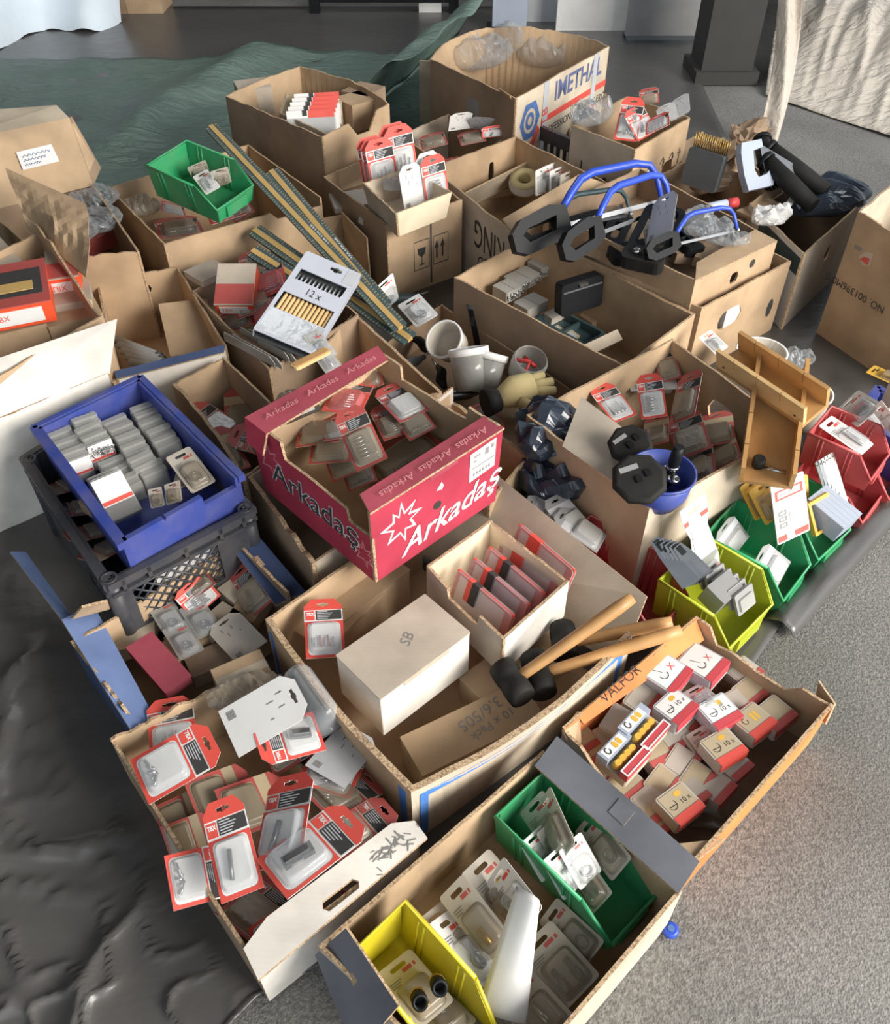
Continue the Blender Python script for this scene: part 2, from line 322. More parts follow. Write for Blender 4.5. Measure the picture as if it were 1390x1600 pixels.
def frame_card(fill='bits', face='white', red='red', cl='clear', txt=True, W_=.11, H_=.17):
    """red-framed blister card: chamfered head with a hang slot, red frame, dark text field, blister with goods"""
    ch = .022; head = .045; o = [(0, 0), (W_, 0), (W_, H_-ch), (W_-ch, H_), (ch, H_), (0, H_-ch)]; slot = euro(W_*.5, H_-.017, .034, .011)
    b = MB(); b.prism([o, slot], 0, .0012); ps = [part('backing_card', b.mesh('card', face))]
    b = MB(); ho = [(0, H_-head*.72), (W_, H_-head*.72), (W_, H_-ch), (W_-ch, H_), (ch, H_), (0, H_-ch)]; b.prism([ho, slot], .0013, .0019)
    sub = []
    if txt: sub = [part('logo_panel', MB().prism([rect(.004, H_-.062, .03, H_-.036)], .0021, .0025).mesh('logo', red), None, [part('lettering', word('TBX', .0115, 'white', 0, 'CENTER', .0005), Matrix.Translation((.017, H_-.045, .0028)))]),
                   part('text_panel', (lambda q: (q.prism([rect(.034, H_-.062, W_-.003, H_-.035)], .0021, .0025), q.mesh('tp', 'ink'))[1])(MB()))]
        # text lines are flat print
    if txt:
        b2 = MB()
        for k in range(5): b2.prism([rect(.037, H_-.0595+.005*k, .037+.03+.008*((k*5) % 4)*.6, H_-.0575+.005*k)], .0026, .0028)
        sub.append(part('text_lines', b2.mesh('lines', 'grey_light')))
    ps.append(part('header_panel', b.mesh('header', red), None, sub))
    b = MB(); b.prism([rect(0, 0, W_, H_-.066), rrect(.008, .008, W_-.008, H_-.07, .012)[::-1]], .0013, .0019); ps.append(part('printed_frame', b.mesh('frame', red)))
    ps.append(part('blister', dome(.014, .014, W_-.014, H_-.074, .0019, .017, cl)))
    ps += bits(fill, .018, .018, W_-.018, H_-.08, .0075)
    return ('blister_card', 'blister card', ps)
def back_card(mat='white', W_=.11, H_=.17):
    ch = .024; o = [(0, 0), (W_, 0), (W_, H_-ch), (W_-ch, H_), (ch, H_), (0, H_-ch)]; b = MB(); b.prism([o, euro(W_*.5, H_-.018, .034, .011)], 0, .0012)
    q = MB(); 
    for k, (x, y, w) in enumerate(((.03, .12, .012), (.06, .115, .014), (.04, .095, .016), (.075, .09, .008), (.03, .128, .006))): q.prism([rect(x, y, x+.003, y+w)], .0013, .0016)
    q2 = MB()
    for k in range(9): q2.prism([rect(.012+.0022*k, .012, .0132+.0022*k+(k % 3)*.0004, .03)], .0013, .0016)
    return ('blister_card', 'blister card', [part('backing_card', b.mesh('card', mat)), part('text_lines', q.mesh('lines', 'ink_grey')), part('barcode', q2.mesh('bar', 'ink_grey')), part('blister', dome(.014, .014, W_-.014, H_-.07, -.017, .017, 'clear'))])
def peg_card(mat='peg', goods='sockets', W_=.065, H_=.11, red='red_dusty', cl='clear_dusty'):
    b = MB(); b.prism([rrect(0, 0, W_, H_, .006), [(W_*.5 + x, y) for x, y in rrect(-.014, H_-.017, .014, H_-.009, .0039)]], 0, .0011); ps = [part('backing_card', b.mesh('card', mat))]
    b = MB(); b.prism([rect(.034, H_-.026, .050, H_-.0195)], .0012, .0015); b.prism([rect(.053, H_-.026, .057, H_-.0195)], .0012, .0015); ps.append(part('red_stripe', b.mesh('stripe', red)))
    b = MB()
    for k in range(3): b.prism([rect(.006, H_-.031-.004*k, .026-.003*k, H_-.0295-.004*k)], .0012, .0015)
    ps.append(part('text_lines', b.mesh('lines', 'ink_grey')))
    if goods == 'sockets':
        for k in range(2):
            x = W_*(.3+.36*k); b = MB(); b.tube([(x, .014, .008), (x, .034, .008), (x, .0345, .008), (x, .052, .008)], [.0062, .0062, .0045, .0045], 10); ps.append(part('socket', b.mesh('socket', 'steel_dark')))
    elif goods == 'ring':
        b = MB(); R = [];
        b.lathe([(.009, .002), (.013, .002), (.013, .009), (.009, .009), (.009, .002)], 16, 0, (W_*.5, .03, 0), False, False); ps.append(part('ring', b.mesh('ring', 'steel_dark')))
    elif goods == 'rod':
        b = MB(); b.tube([(W_*.5, .012, .007), (W_*.5, .06, .007)], .0055, 10); ps.append(part('rod', b.mesh('rod', 'steel')))
    elif goods == 'brass':
        b = MB(); b.tube([(W_*.42, .014, .007), (W_*.42, .04, .007)], .007, 10); ps.append(part('fitting', b.mesh('fitting', 'brass')))
    elif goods == 'none': return ('peg_card', 'peg card', ps)
    ps.append(part('blister', dome(.010, .008, W_-.010, .066, .0012, .015, cl, .008)))
    return ('peg_card', 'peg card', ps)
def small_pack(style='ten', top='white', red='red_pack', W_=.052, D_=.046, H_=.024):
    """small printed pack: case, white label with line drawings, red band along the front edge"""
    b = MB(); b.prism([rrect(-W_/2, -D_/2, W_/2, D_/2, .003, 1)], 0, H_); ps = [part('case', b.mesh('case', 'white_dusty' if top != 'white' else 'grey_light'))]
    z = H_ + .0004; lab = []
    if style != 'plain':
        q = MB()
        if style == 'hook':
            q.tube([(-.012, .012, .0003), (-.006, -.002, .0003)], .0006, 4); q.tube([(-.008+.007*math.cos(t/5), -.006+.007*math.sin(t/5), .0003) for t in range(14, 32)], .0008, 4)
            lab = [part('drawing', q.mesh('dr', 'ink')), part('red_mark', word('X', .015, 'red', .1), Matrix.Translation((.011, -.006, .0006)))]
        elif style == 'nine':
            q.tube([(-.013+.004*math.cos(t/3), .001+.005*math.sin(t/3), .0003) for t in range(3, 20)], .0007, 4)
            q2 = MB(); [q2.prism([rrect(.000+.007*k, -.008, .005+.007*k, .008, .002, 1)], .0002, .0006) for k in range(2)]; lab = [part('drawing', q.mesh('dr', 'ink')), part('picture', q2.mesh('pc', 'yellow_print'))]
        else:
            q.tube([(-.012+.007*math.cos(t/5), -.001+.007*math.sin(t/5), .0003) for t in range(18, 36)], .0007, 4); q.tube([(-.0185, -.002, .0003), (-.006, -.003, .0003)], .0007, 4)
            q2 = MB(); q2.prism([[(.006 + .006*math.cos(t), .008 + .004*math.sin(t)) for t in [k*math.pi/5 for k in range(10)]]], .0002, .0006)
            lab = [part('drawing', q.mesh('dr', 'ink')), part('picture', q2.mesh('pc', 'yellow_print')), part('lettering', word('10 x', .0105, 'ink'), Matrix.Translation((.010, -.004, .0007)))]
    b = MB(); b.prism([rect(-W_/2+.003, -D_/2+.013, W_/2-.003, D_/2-.003)], 0, .0004); ps.append(part('label', b.mesh('lb', top), Matrix.Translation((0, .004 if 0 else 0, z)), [(n, d, Matrix.Translation((0, .004, 0)) @ (m or Matrix()), c, l, s) for n, d, m, c, l, s in lab]))
    b = MB(); b.prism([rect(-W_/2+.001, -D_/2+.0006, W_/2-.001, -D_/2+.0115)], 0, .0006); b.box((-W_/2+.001, -D_/2-.0006, -H_*.75), (W_/2-.001, -D_/2+.0003, .0005)); ps.append(part('red_band', b.mesh('rb', red), Matrix.Translation((0, 0, z))))
    return ('small_pack', 'pack', ps)
def open_pack(W_=.058, D_=.052, H_=.028):
    """pack with a grey end label, clear middle showing yellow pieces, red end"""
    b = MB(); b.prism([rrect(-W_/2, -D_/2, W_/2, D_/2, .002, 1)], 0, H_*.5); ps = [part('tray', b.mesh('tray', 'card_grey'))]
    b = MB(); b.box((-W_/2, .008, H_*.5), (W_/2, D_/2, H_)); q = MB(); [q.prism([rrect(-.004+.009*k, .011, .003+.009*k, D_/2-.004, .002, 1)], 0, .0004) for k in range(2)]; q3 = MB(); q3.tube([(-.016+.004*math.cos(t/3), .017+.005*math.sin(t/3), .0003) for t in range(3, 20)], .0008, 4)
    w = MB(); w.prism([rect(-W_/2+.004, .0095, W_/2-.01, D_/2-.002)], 0, .0003)
    ps.append(part('end_label', b.mesh('el', 'saw_pale'), None, [part('white_panel', w.mesh('wp', 'white'), Matrix.Translation((0, 0, H_+.0003))), part('picture', q.mesh('pc', 'yellow_print'), Matrix.Translation((0, 0, H_+.0008))), part('drawing', q3.mesh('dr', 'ink'), Matrix.Translation((0, 0, H_+.0008)))]))
    b = MB(); b.box((-W_/2, -D_/2, H_*.5), (W_/2, -D_/2+.013, H_)); ps.append(part('red_band', b.mesh('rb', 'red_pack'))); w = MB(); w.prism([rect(-W_/2, -D_/2, W_/2, -D_/2+.013), rect(-W_/2+.002, -D_/2+.002, W_/2-.002, -D_/2+.011)], 0, .0005); ps.append(part('white_border', w.mesh('wb', 'white'), Matrix.Translation((0, 0, H_+.0002))))
    for k in range(4):
        b = MB(); x = -.017 + .011*k; b.rings([[(x + r*math.cos(a*math.pi/4), -.002 + .7*r*math.sin(a*math.pi/4), zz) for a in range(8)] for r, zz in ((.007, H_*.5), (.010, H_*.66), (.006, H_*.9))]); ps.append(part('yellow_piece', b.mesh('yp', 'yellow_print')))
    return ('small_pack', 'pack', ps)
def clear_case(label=False, contents=None, W_=.058, D_=.036, H_=.075):
    """hinged clear box standing on end with a stepped lid"""
    b = MB(); b.prism([rrect(-W_/2, -D_/2, W_/2, D_/2, .004, 2)], 0, H_*.82); ps = [part('body', b.mesh('body', 'clear_case'))]
    b = MB()
    for k in range(2): b.prism([rrect(-W_/2+.001, -D_/2+.001+.017*k, W_/2-.001, -D_/2+.0165+.017*k, .003, 1)], H_*.82, H_*(.9+.1*k))
    ps.append(part('lid', b.mesh('lid', 'clear_case')))
    b = MB(); b.prism([rect(-W_/2+.004, -D_/2+.004, W_/2-.004, D_/2-.004)], .003, H_*.7); ps.append(part('contents', b.mesh('cn', contents or 'case_grey')))
    if label:
        b = MB(); b.box((-W_/2+.002, -D_/2-.0012, H_*.30), (W_/2-.002, -D_/2-.0004, H_*.86)); q = MB(); q.box((-W_/2+.003, -D_/2-.0018, H_*.32), (W_/2-.003, -D_/2-.0013, H_*.40)); ps.append(part('paper_label', b.mesh('pl', 'white'), None, [part('red_stripe', q.mesh('rs', 'red'))]))
    return ('clear_case', 'plastic case', ps)
def small_box(mat='white', W_=.08, D_=.06, H_=.05, bands=(), name='small_carton', cat='carton', flaps=False):
    b = MB(); b.prism([rrect(-W_/2, -D_/2, W_/2, D_/2, .0012, 1)], 0, H_); ps = [part('carton_body', b.mesh('cb', mat))]
    for n, m_, lo, hi in bands: ps.append(part(n, MB().box(lo, hi).mesh(n, m_)))
    return (name, cat, ps)
def stack_bin(mat, L=.24, W_=.15, H_=.10, lip=.38, t=.0035):
    """open-front stacking bin; origin at the back-left rim, x across the back, y... towards the front is -y, down is -z"""
    def sect(y): return 0
    b = MB(); f = L*.74
    # side walls (with the sloped cut to the low front lip)
    prof = [(0, -H_), (L*.97, -H_), (L, -H_*(1-lip)), (f, 0), (0, 0)]
    tp = .012
    for x, sg in ((0, 1), (W_, -1)):
        lo = [Vector((x + sg*tp*(-z/H_), -y, z)) for y, z in prof]; hi = [p + Vector((sg*t, 0, 0)) for p in lo]
        b.quad(lo if sg < 0 else lo[::-1]); b.quad(hi[::-1] if sg < 0 else hi)
        for k in range(5): b.quad([lo[k], lo[(k+1) % 5], hi[(k+1) % 5], hi[k]])
    b.box((tp*.9, -t, -H_), (W_-tp*.9, 0, 0)); b.box((tp, -L*.97, -H_), (W_-tp, 0, -H_+t))
    b.quad([(0, 0, 0), (W_, 0, 0), (W_-tp, 0, -H_), (tp, 0, -H_)])
    q = [(tp, -L*.97, -H_), (W_-tp, -L*.97, -H_), (W_-tp*.6, -L, -H_*(1-lip)), (tp*.6, -L, -H_*(1-lip))]; b.quad(q); b.quad([Vector(p)+Vector((0, t, 0)) for p in q][::-1]); b.quad([q[3], q[2], Vector(q[2])+Vector((0, t, 0)), Vector(q[3])+Vector((0, t, 0))])
    ps = [part('bin_shell', b.mesh('shell', mat))]
    r = MB(); w = .007                                   # rolled rim
    r.tube([(0, -f, -.001), (0, -.002, -.001), (W_, -.002, -.001), (W_, -f, -.001)], w*.55, 6); r.tube([(0, -f, -.001), (tp*.5, -L, -H_*(1-lip)), (W_-tp*.5, -L, -H_*(1-lip)), (W_, -f, -.001)], w*.5, 6)
    ps.append(part('rim', r.mesh('rim', mat)))
    for y in (.18, .24, .60, .66):
        for x, sg in ((0, 1), (W_, -1)):
            b = MB(); b.tube([(x + sg*(t+.0005), -L*y, -.004), (x + sg*(tp+t+.0005), -L*y, -H_+.004)], .0026, 5); b.tube([(x - sg*.001, -L*y, -.004), (x + sg*(tp-.001), -L*y, -H_+.004)], .0026, 5); ps.append(part('rib', b.mesh('rib', mat)))
    b = MB(); b.box((W_*.25, -L-.004, -H_*.93), (W_*.75, -L*.985, -H_*(1-lip)-.008)); ps.append(part('label_holder', b.mesh('lh', mat)))
    return ('storage_bin', 'bin', ps)
def put_bin(mat, label, bl, br, fl, z, h, lip=.38, group=None):
    """rim pixels: back-left, back-right, front-left end (rim height), heights z"""
    zs = z if isinstance(z, tuple) else (z, z, z); a, b_, c = P(*bl, zs[0]), P(*br, zs[1]), P(*fl, zs[2])
    X = (b_ - a); w = X.length; L = (c - a).length; M = axes(a, X, a - c)
    return place(stack_bin(mat, L, w, h, lip), M, label, group)
def bag(seed, mat, L=.16, W_=.11, H_=.05, n=22, crumple=.35, f=1.0):
    """crumpled plastic bag: a squashed, creased closed skin"""
    b = MB(); R = []
    for i in range(n):
        u = i / (n-1); row = []; sh = max(.06, math.sin(math.pi * (.04 + .92*u))) ** .55
        for j in range(20):
            a = 2*math.pi*j/20; x = (u - .5) * L; y = math.cos(a) * W_/2 * sh; z = math.sin(a) * H_/2 * sh + H_/2
            fq = 22 * f * min(1, .15 / L); p = Vector((x*fq, y*fq, z*fq)) + Vector((seed*7.1, 0, 0)); d = noise.noise(p*1.1)*.6 + abs(noise.noise(p*2.3))*.8 - .3
            row.append((x + .1*d*W_*crumple, y*(1+d*crumple), z*(1+d*crumple*1.6)))
        R.append(row)
    b.rings(R, 0, True, True, False); return b.mesh('bag_skin', mat)
# ------------------------------------------------------------------ the setting
def struct(name, me): return link(name, me, None, None, kind='structure')
m, t, b = nt('concrete'); L = t.links.new; tc = node(t, 'ShaderNodeTexCoord')
n1 = node(t, 'ShaderNodeTexNoise', Scale=1.6, Detail=6.0); n2 = node(t, 'ShaderNodeTexNoise', Scale=150.0, Detail=8.0); n3 = node(t, 'ShaderNodeTexVoronoi', Scale=260.0)
for n in (n1, n2, n3): L(tc.outputs['Object'], n.inputs['Vector'])
r1 = node(t, 'ShaderNodeValToRGB'); r1.color_ramp.elements[0].color = lin('6a6863'); r1.color_ramp.elements[1].color = lin('8f8c87'); r1.color_ramp.elements[0].position = .3; r1.color_ramp.elements[1].position = .7; L(n1.outputs['Fac'], r1.inputs[0])
r2 = node(t, 'ShaderNodeMapRange'); L(n2.outputs['Fac'], r2.inputs[0]); r2.inputs[1].default_value = .35; r2.inputs[2].default_value = .68; r2.inputs[3].default_value = .6; r2.inputs[4].default_value = 1.2
mm = node(t, 'ShaderNodeVectorMath', operation='SCALE'); L(r1.outputs[0], mm.inputs[0]); L(r2.outputs[0], mm.inputs['Scale']); L(mm.outputs[0], b.inputs['Base Color'])
b.inputs['Roughness'].default_value = .9
ad = node(t, 'ShaderNodeMath', operation='ADD'); L(n2.outputs['Fac'], ad.inputs[0]); L(n3.outputs['Distance'], ad.inputs[1])
bp = node(t, 'ShaderNodeBump', Strength=.45, Distance=.003); L(ad.outputs[0], bp.inputs['Height']); L(bp.outputs[0], b.inputs['Normal'])
g = MB(); nx, ny = 70, 90
for j in range(ny + 1):
    for i in range(nx + 1):
        x = -8 + 16 * i / nx; y = -3.5 + 14.6 * j / ny; g.v.append((x, y, -.006 + .006 * noise.noise((x * 1.3, y * 1.3, 0))))
for j in range(ny):
    for i in range(nx): a = j*(nx+1) + i; g.f.append((a, a+1, a+nx+2, a+nx+1)); g.mi.append(0); g.sm.append(True)
struct('floor', g.mesh('floor', 'concrete'))
plain('wall_plaster', '4a4845', .9, var=.15, scale=2); plain('roof_boards', '5b5148', .9, var=.2, scale=2)
w = MB(); w.box((-9, -1.2, 3.3), (2.6, 11.2, 3.4)); struct('ceiling', w.mesh('ceiling', 'roof_boards')); w = MB(); w.box((-5.2, -3.5, 0), (-5.0, 11.0, 3.3)); struct('wall_left', w.mesh('wall', 'wall_plaster'))
w = MB(); w.box((-9, 11.0, 0), (9, 11.15, 3.4)); struct('wall_back', w.mesh('wall', 'wall_plaster'))

def sheet_mat(name, c, rough, bump, scale, rot=0):
    m, t, b = nt(name); L = t.links.new; tc = node(t, 'ShaderNodeTexCoord'); mp = node(t, 'ShaderNodeMapping'); L(tc.outputs['Object'], mp.inputs[0]); mp.inputs['Rotation'].default_value = (0, 0, rot); mp.inputs['Scale'].default_value = (1, 2.2, 1)
    n = node(t, 'ShaderNodeTexNoise', Scale=scale, Detail=5.0); n.inputs['Distortion'].default_value = .8; L(mp.outputs[0], n.inputs['Vector']); bp = node(t, 'ShaderNodeBump', Strength=bump, Distance=.03); L(n.outputs['Fac'], bp.inputs['Height']); L(bp.outputs[0], b.inputs['Normal'])
    n2 = node(t, 'ShaderNodeTexNoise', Scale=2.5, Detail=3.0); L(tc.outputs['Object'], n2.inputs['Vector']); r = node(t, 'ShaderNodeValToRGB'); r.color_ramp.elements[0].color = lin(c); r.color_ramp.elements[1].color = tuple(v * 1.5 for v in lin(c)[:3]) + (1,); L(n2.outputs['Fac'], r.inputs[0]); L(r.outputs[0], b.inputs['Base Color'])
    b.inputs['Roughness'].default_value = rough; return m
sheet_mat('black_sheet', '4f4d4b', .30, .12, 5.0, .7); sheet_mat('green_sheet', '5d6e66', .5, .7, 9.0, .3); sheet_mat('pale_cloth', 'b5aca0', .9, .9, 9.0, .9); sheet_mat('white_cloth', 'ccd6de', .7, .3, 4.0)
def surf(name, fn, nu, nv, mat, smooth=True, t=.002):  # a thin draped sheet with two faces
    b = MB(); top = [[fn(i / nu, j / nv) for i in range(nu + 1)] for j in range(nv + 1)]
    for r in top: b.v += [tuple(p) for p in r]
    n = len(b.v)
    for r in top: b.v += [(p.x, p.y, p.z - t) for p in r]
    for j in range(nv):
        for i in range(nu):
            a = j*(nu+1) + i; b.f += [(a, a+1, a+nu+2, a+nu+1), (n+a, n+a+nu+1, n+a+nu+2, n+a+1)]; b.mi += [0, 0]; b.sm += [smooth, smooth]
    ed = [(i, 0) for i in range(nu+1)] + [(nu, j) for j in range(1, nv+1)] + [(i, nv) for i in range(nu-1, -1, -1)] + [(0, j) for j in range(nv-1, 0, -1)]
    ix = [j*(nu+1) + i for i, j in ed]
    for k in range(len(ix)): a, c = ix[k], ix[(k+1) % len(ix)]; b.f.append((a, n+a, n+c, c)); b.mi.append(0); b.sm.append(False)
    return b.mesh(name, mat)
def poly_at(pts, s):
    n = len(pts) - 1; k = min(int(s * n), n - 1); f = s * n - k; return pts[k].lerp(pts[k+1], f)
RE = [P(*p) for p in ((330, 1640), (405, 1556), (640, 1440), (1010, 1290), (1180, 1035), (1262, 912), (1400, 762), (1520, 640))] + [P(1500, 470), P(1330, 375), P(1150, 250), P(1090, 120), P(1075, 10)]
LE = [P(x, y) for x, y in ((-500, 1660), (-560, 1560), (-620, 1400), (-700, 1200), (-700, 1000), (-700, 800), (-700, 640), (-700, 500), (-650, 400), (-600, 320), (-560, 240), (-500, 130), (-450, 10))]
q0, q1 = P(40, 840), P(410, 1560); qn = Vector(((q1 - q0).y, -(q1 - q0).x, 0)).normalized()
if qn.x > 0: qn = -qn
def black_fn(u, v):
    p = poly_at(LE, v).lerp(poly_at(RE, v), u); p.z = 0
    d = (p - q0).dot(qn); am = max(0, min(1, d / .12)) if p.y < 2.0 else 0
    r = 1 - abs(noise.noise((p.x*3.1 + p.y*1.5, p.y*4.2 - p.x*1.2, .3))); r2 = 1 - abs(noise.noise((p.x*9 - p.y*3, p.y*11 + p.x*4, 2.1)))
    p.z = .002 + am * (.022 * r**14 + .012 * r2**18 + .004 * noise.noise((p.x*4, p.y*4, 1)))
    if u > .985: p.z += .004
    return p
me = surf('black_sheet', black_fn, 190, 170, 'black_sheet'); thing('plastic_sheet', 'large black plastic sheet, wrinkled and shiny, spread on the floor under the boxes', 'plastic sheet', None, None, me)
def roll_fn(u, v):                                     # folded hem of the sheet on the concrete, seen to the right of the bins
    a, c = P(1215, 985), P(1430, 745); p = a.lerp(c, u); w = Vector((.7, -.72, 0)) * (.07 * (v - .5)); n = noise.noise((u*6, v*3, 0))
    return p + w + Vector((0, 0, .006 + .022 * math.sin(math.pi * v) ** .6 + .006 * n))
thing('plastic_hem', 'rolled black plastic edge lying on the concrete beside the red bins', 'plastic', None, None, surf('hem', roll_fn, 40, 10, 'black_sheet'))
def green_fn(u, v):
    x = -60 + 760*u; y = 330 - 235*v + 30*math.sin(u*5)*(1-v) - 35*max(0, u-.45)*v
    p = P(x, y); r = 1 - abs(noise.noise((p.x*2.2, p.y*2.6 + p.x, 5.5))); d = (x*.55 + y) - 318
    ridge = math.exp(-(d/26)**2) * max(0, min(1, (x-120)/120)) * max(0, min(1, (640-x)/150))
    p.z = .006 + .012*r**5 + .07*ridge + .012*noise.noise((p.x*7, p.y*7, 0)); return p
thing('green_tarpaulin', 'dull green tarpaulin bunched on the floor behind the boxes', 'tarpaulin', None, None, surf('green_tarp', green_fn, 110, 60, 'green_sheet'))
def green2_fn(u, v):
    a = P(605, 215).lerp(P(775, 60), u); p = a + Vector((-.22 + .34*v, 0, 0)); p.z = .02 + .42*math.sin(min(1, v*1.1)*math.pi/2) * (.75 + .1*noise.noise((u*5, 2, 0))) + .02*noise.noise((u*9, v*4, 3)); return p
thing('green_tarpaulin', 'green tarpaulin end hanging against the big carton with the red and blue print', 'tarpaulin', None, None, surf('green_tarp', green2_fn, 40, 16, 'green_sheet'))
def pale_fn(u, v):
    x = 1195 + 330*u; y = 285*0 + (150 + 110*u) * (1-v) - 160*v; p = P(x, y + 40*(1-v)*0)
    r = 1 - abs(noise.noise((x*.018 + y*.012, y*.006 - x*.006, 0))); r2 = 1 - abs(noise.noise((x*.05 + y*.03, y*.02, 4)))
    p.z = .004 + (.55*min(1, v*1.6)**.7 + .06*r**3 + .025*r2**4) * min(1, v*5 + .1); return p
thing('cloth_heap', 'pale grey wrinkled cloth heaped on the concrete at the back', 'cloth', None, None, surf('pale_cloth', pale_fn, 90, 60, 'pale_cloth'))
def drape_fn(u, v):
    p = P(1182 + 26*u + 10*math.sin(v*4), 238 - 120*v); z = .0 + .03 + .35*v; p = P(1178 + 34*u + 8*math.sin(v*4), 240 - 15*v); p.z = .02 + .62*v + .02*math.sin(u*9); p.y += .12*v + .03*math.sin(u*7+v*3); return p
thing('hanging_cloth', 'narrow pale strip of cloth hanging beside the heaped grey cloth', 'cloth', None, None, surf('strip', drape_fn, 12, 24, 'pale_cloth'))
def white_fn(u, v):
    x = -80 + 270*u; y = 92 - 60*u + 10*math.sin(u*9); p = P(x, y); p.y += .9*v; p.z = .01 + .42*min(1, v*3)**.8 + .03*noise.noise((u*7, v*5, 1)); return p
thing('white_sheet', 'white cloth bundle on the dark floor at the back', 'cloth', None, None, surf('white_bundle', white_fn, 50, 24, 'white_cloth'))
# things standing far back
def simple_things():
    a = P(207, 22); t_ = thing('cardboard_box', 'small brown carton standing beside the white cloth bundle at the back', 'box', a)
    b = MB(); b.box((-.19, 0, 0), (-.03, .25, .3)); link('side_panel', b.mesh('sp', 'card_dark'), t_); b = MB(); b.box((-.028, 0, 0), (.19, .25, .3)); link('front_panel', b.mesh('sp', 'card'), t_)
    a = P(600, 22); t_ = thing('workbench', 'dark workbench with a low rail standing at the back wall', 'bench', a)
    for x in (-.46, .40): link('leg', MB().box((x, 0, 0), (x+.06, .06, .8)).mesh('leg', 'black_plastic'), t_)
    link('rail', MB().box((-.46, .01, .06), (.46, .05, .13)).mesh('rail', 'black_plastic'), t_); link('bench_top', MB().box((-.55, -.05, .8), (.55, .6, .85)).mesh('top', 'wood_handle'), t_); link('back_board', MB().box((-.46, .5, 0), (.46, .53, .8)).mesh('bb', 'dark_grey'), t_)
    a = P(672, 16); link('paper', None) if 0 else thing('paper_sheet', 'white paper leaning on the dark workbench', 'paper', a - Vector((0, .06, 0)), None, MB().box((-.07, 0, 0), (.07, .004, .22)).mesh('paper', 'white'))
    a = P(795, 50); t_ = thing('metal_post', 'narrow grey blue post behind the big printed carton', 'post', a); link('post_body', MB().box((-.1, 0, 0), (.1, .06, 1.2)).mesh('post', 'saw_pale'), t_); link('foot', MB().box((-.13, -.02, 0), (.13, .1, .03)).mesh('foot', 'steel_dark'), t_)
    a = P(848, 42); t_ = thing('grey_carton', 'grey carton standing between the post and the white panel', 'box', a + Vector((0, .1, 0))); link('carton_body', MB().box((-.13, 0, 0), (.13, .3, .6)).mesh('gc', 'grey_light'), t_); link('lid', MB().box((-.135, -.005, .52), (.135, .305, .61)).mesh('gl', 'white_dusty'), t_)
    a = P(930, 58); t_ = thing('white_board', 'bright white board standing behind the printed carton', 'board', a + Vector((0, .12, 0))); link('board', MB().box((-.22, 0, 0), (.24, .03, .9)).mesh('wp', 'white'), t_); link('edge_strip', MB().box((-.22, -.008, .86), (.24, .0, .9)).mesh('ws', 'grey'), t_)
    a = P(1035, 70); t_ = thing('grey_screen', 'tall grey screen standing beside the bright white board', 'board', a + Vector((0, .1, 0))); link('board', MB().box((-.2, 0, 0), (.24, .03, 1.2)).mesh('wp', 'grey'), t_); link('foot', MB().box((-.2, -.08, 0), (.24, .1, .02)).mesh('ft', 'dark_grey'), t_)
    a = P(1128, 130); t_ = thing('dark_post', 'dark square post standing by the pale heaped cloth', 'post', a); link('post_body', MB().box((-.12, 0, 0), (.14, .25, 1.4)).mesh('post', 'ink'), t_); link('base', MB().box((-.15, -.03, 0), (.17, .28, .06)).mesh('base', 'ink'), t_)
simple_things()

# ------------------------------------------------------------------ the boxes, nearest first
B_ = {}
IN = ('card', 'card', 'edge')
# front carton full of red blister cards
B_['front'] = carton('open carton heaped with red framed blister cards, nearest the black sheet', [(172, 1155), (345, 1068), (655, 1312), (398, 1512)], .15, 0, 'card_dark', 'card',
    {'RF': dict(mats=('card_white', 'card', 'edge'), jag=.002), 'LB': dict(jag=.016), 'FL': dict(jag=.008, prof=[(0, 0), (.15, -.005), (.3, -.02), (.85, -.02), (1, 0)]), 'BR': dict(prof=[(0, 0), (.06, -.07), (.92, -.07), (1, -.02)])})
bx = B_['front']; a, c = bx['top'][3], bx['top'][2]; X = (c - a).normalized(); Nn = Vector((-X.y, X.x, 0))
rim = MB(); Lr = (c - a).length; Wd = .068
rim.prism([[(-.005, 0), (Lr+.01, .012), (Lr+.012, Wd*.7), (Lr-.02, Wd), (.05, Wd), (.0, Wd*.75)], [(Lr*x, Wd*y) for x, y in ((.42, .22), (.60, .22), (.62, .36), (.60, .5), (.42, .5), (.40, .36))]], -.004, .003, 0, 1)
M = axes(a - bx['cen'] + Vector((0, 0, .004)) - Nn*.02, X, Nn); fo = link('folded_rim', rim.mesh('folded_rim', 'card_white', 'edge'), bx['o'], M, label='white folded rim with a hand slot and a dark splatter of printed nails')
ns = MB()
for k in range(44):
    x = Lr*.86 + random.gauss(0, .022); y = Wd*.5 + random.gauss(0, .009); an = random.random()*3.1; l = random.uniform(.003, .008); dx, dy = math.cos(an)*l, math.sin(an)*l; w = .0009
    ns.prism([[(x-dx-dy*.15, y-dy+dx*.15), (x+dx-dy*.15, y+dy+dx*.15), (x+dx+dy*.15, y+dy-dx*.15), (x-dx+dy*.15, y-dy-dx*.15)]], .0034, .0037 + k*.00001)
link('nail_print', ns.mesh('nails', 'ink_grey'), fo)
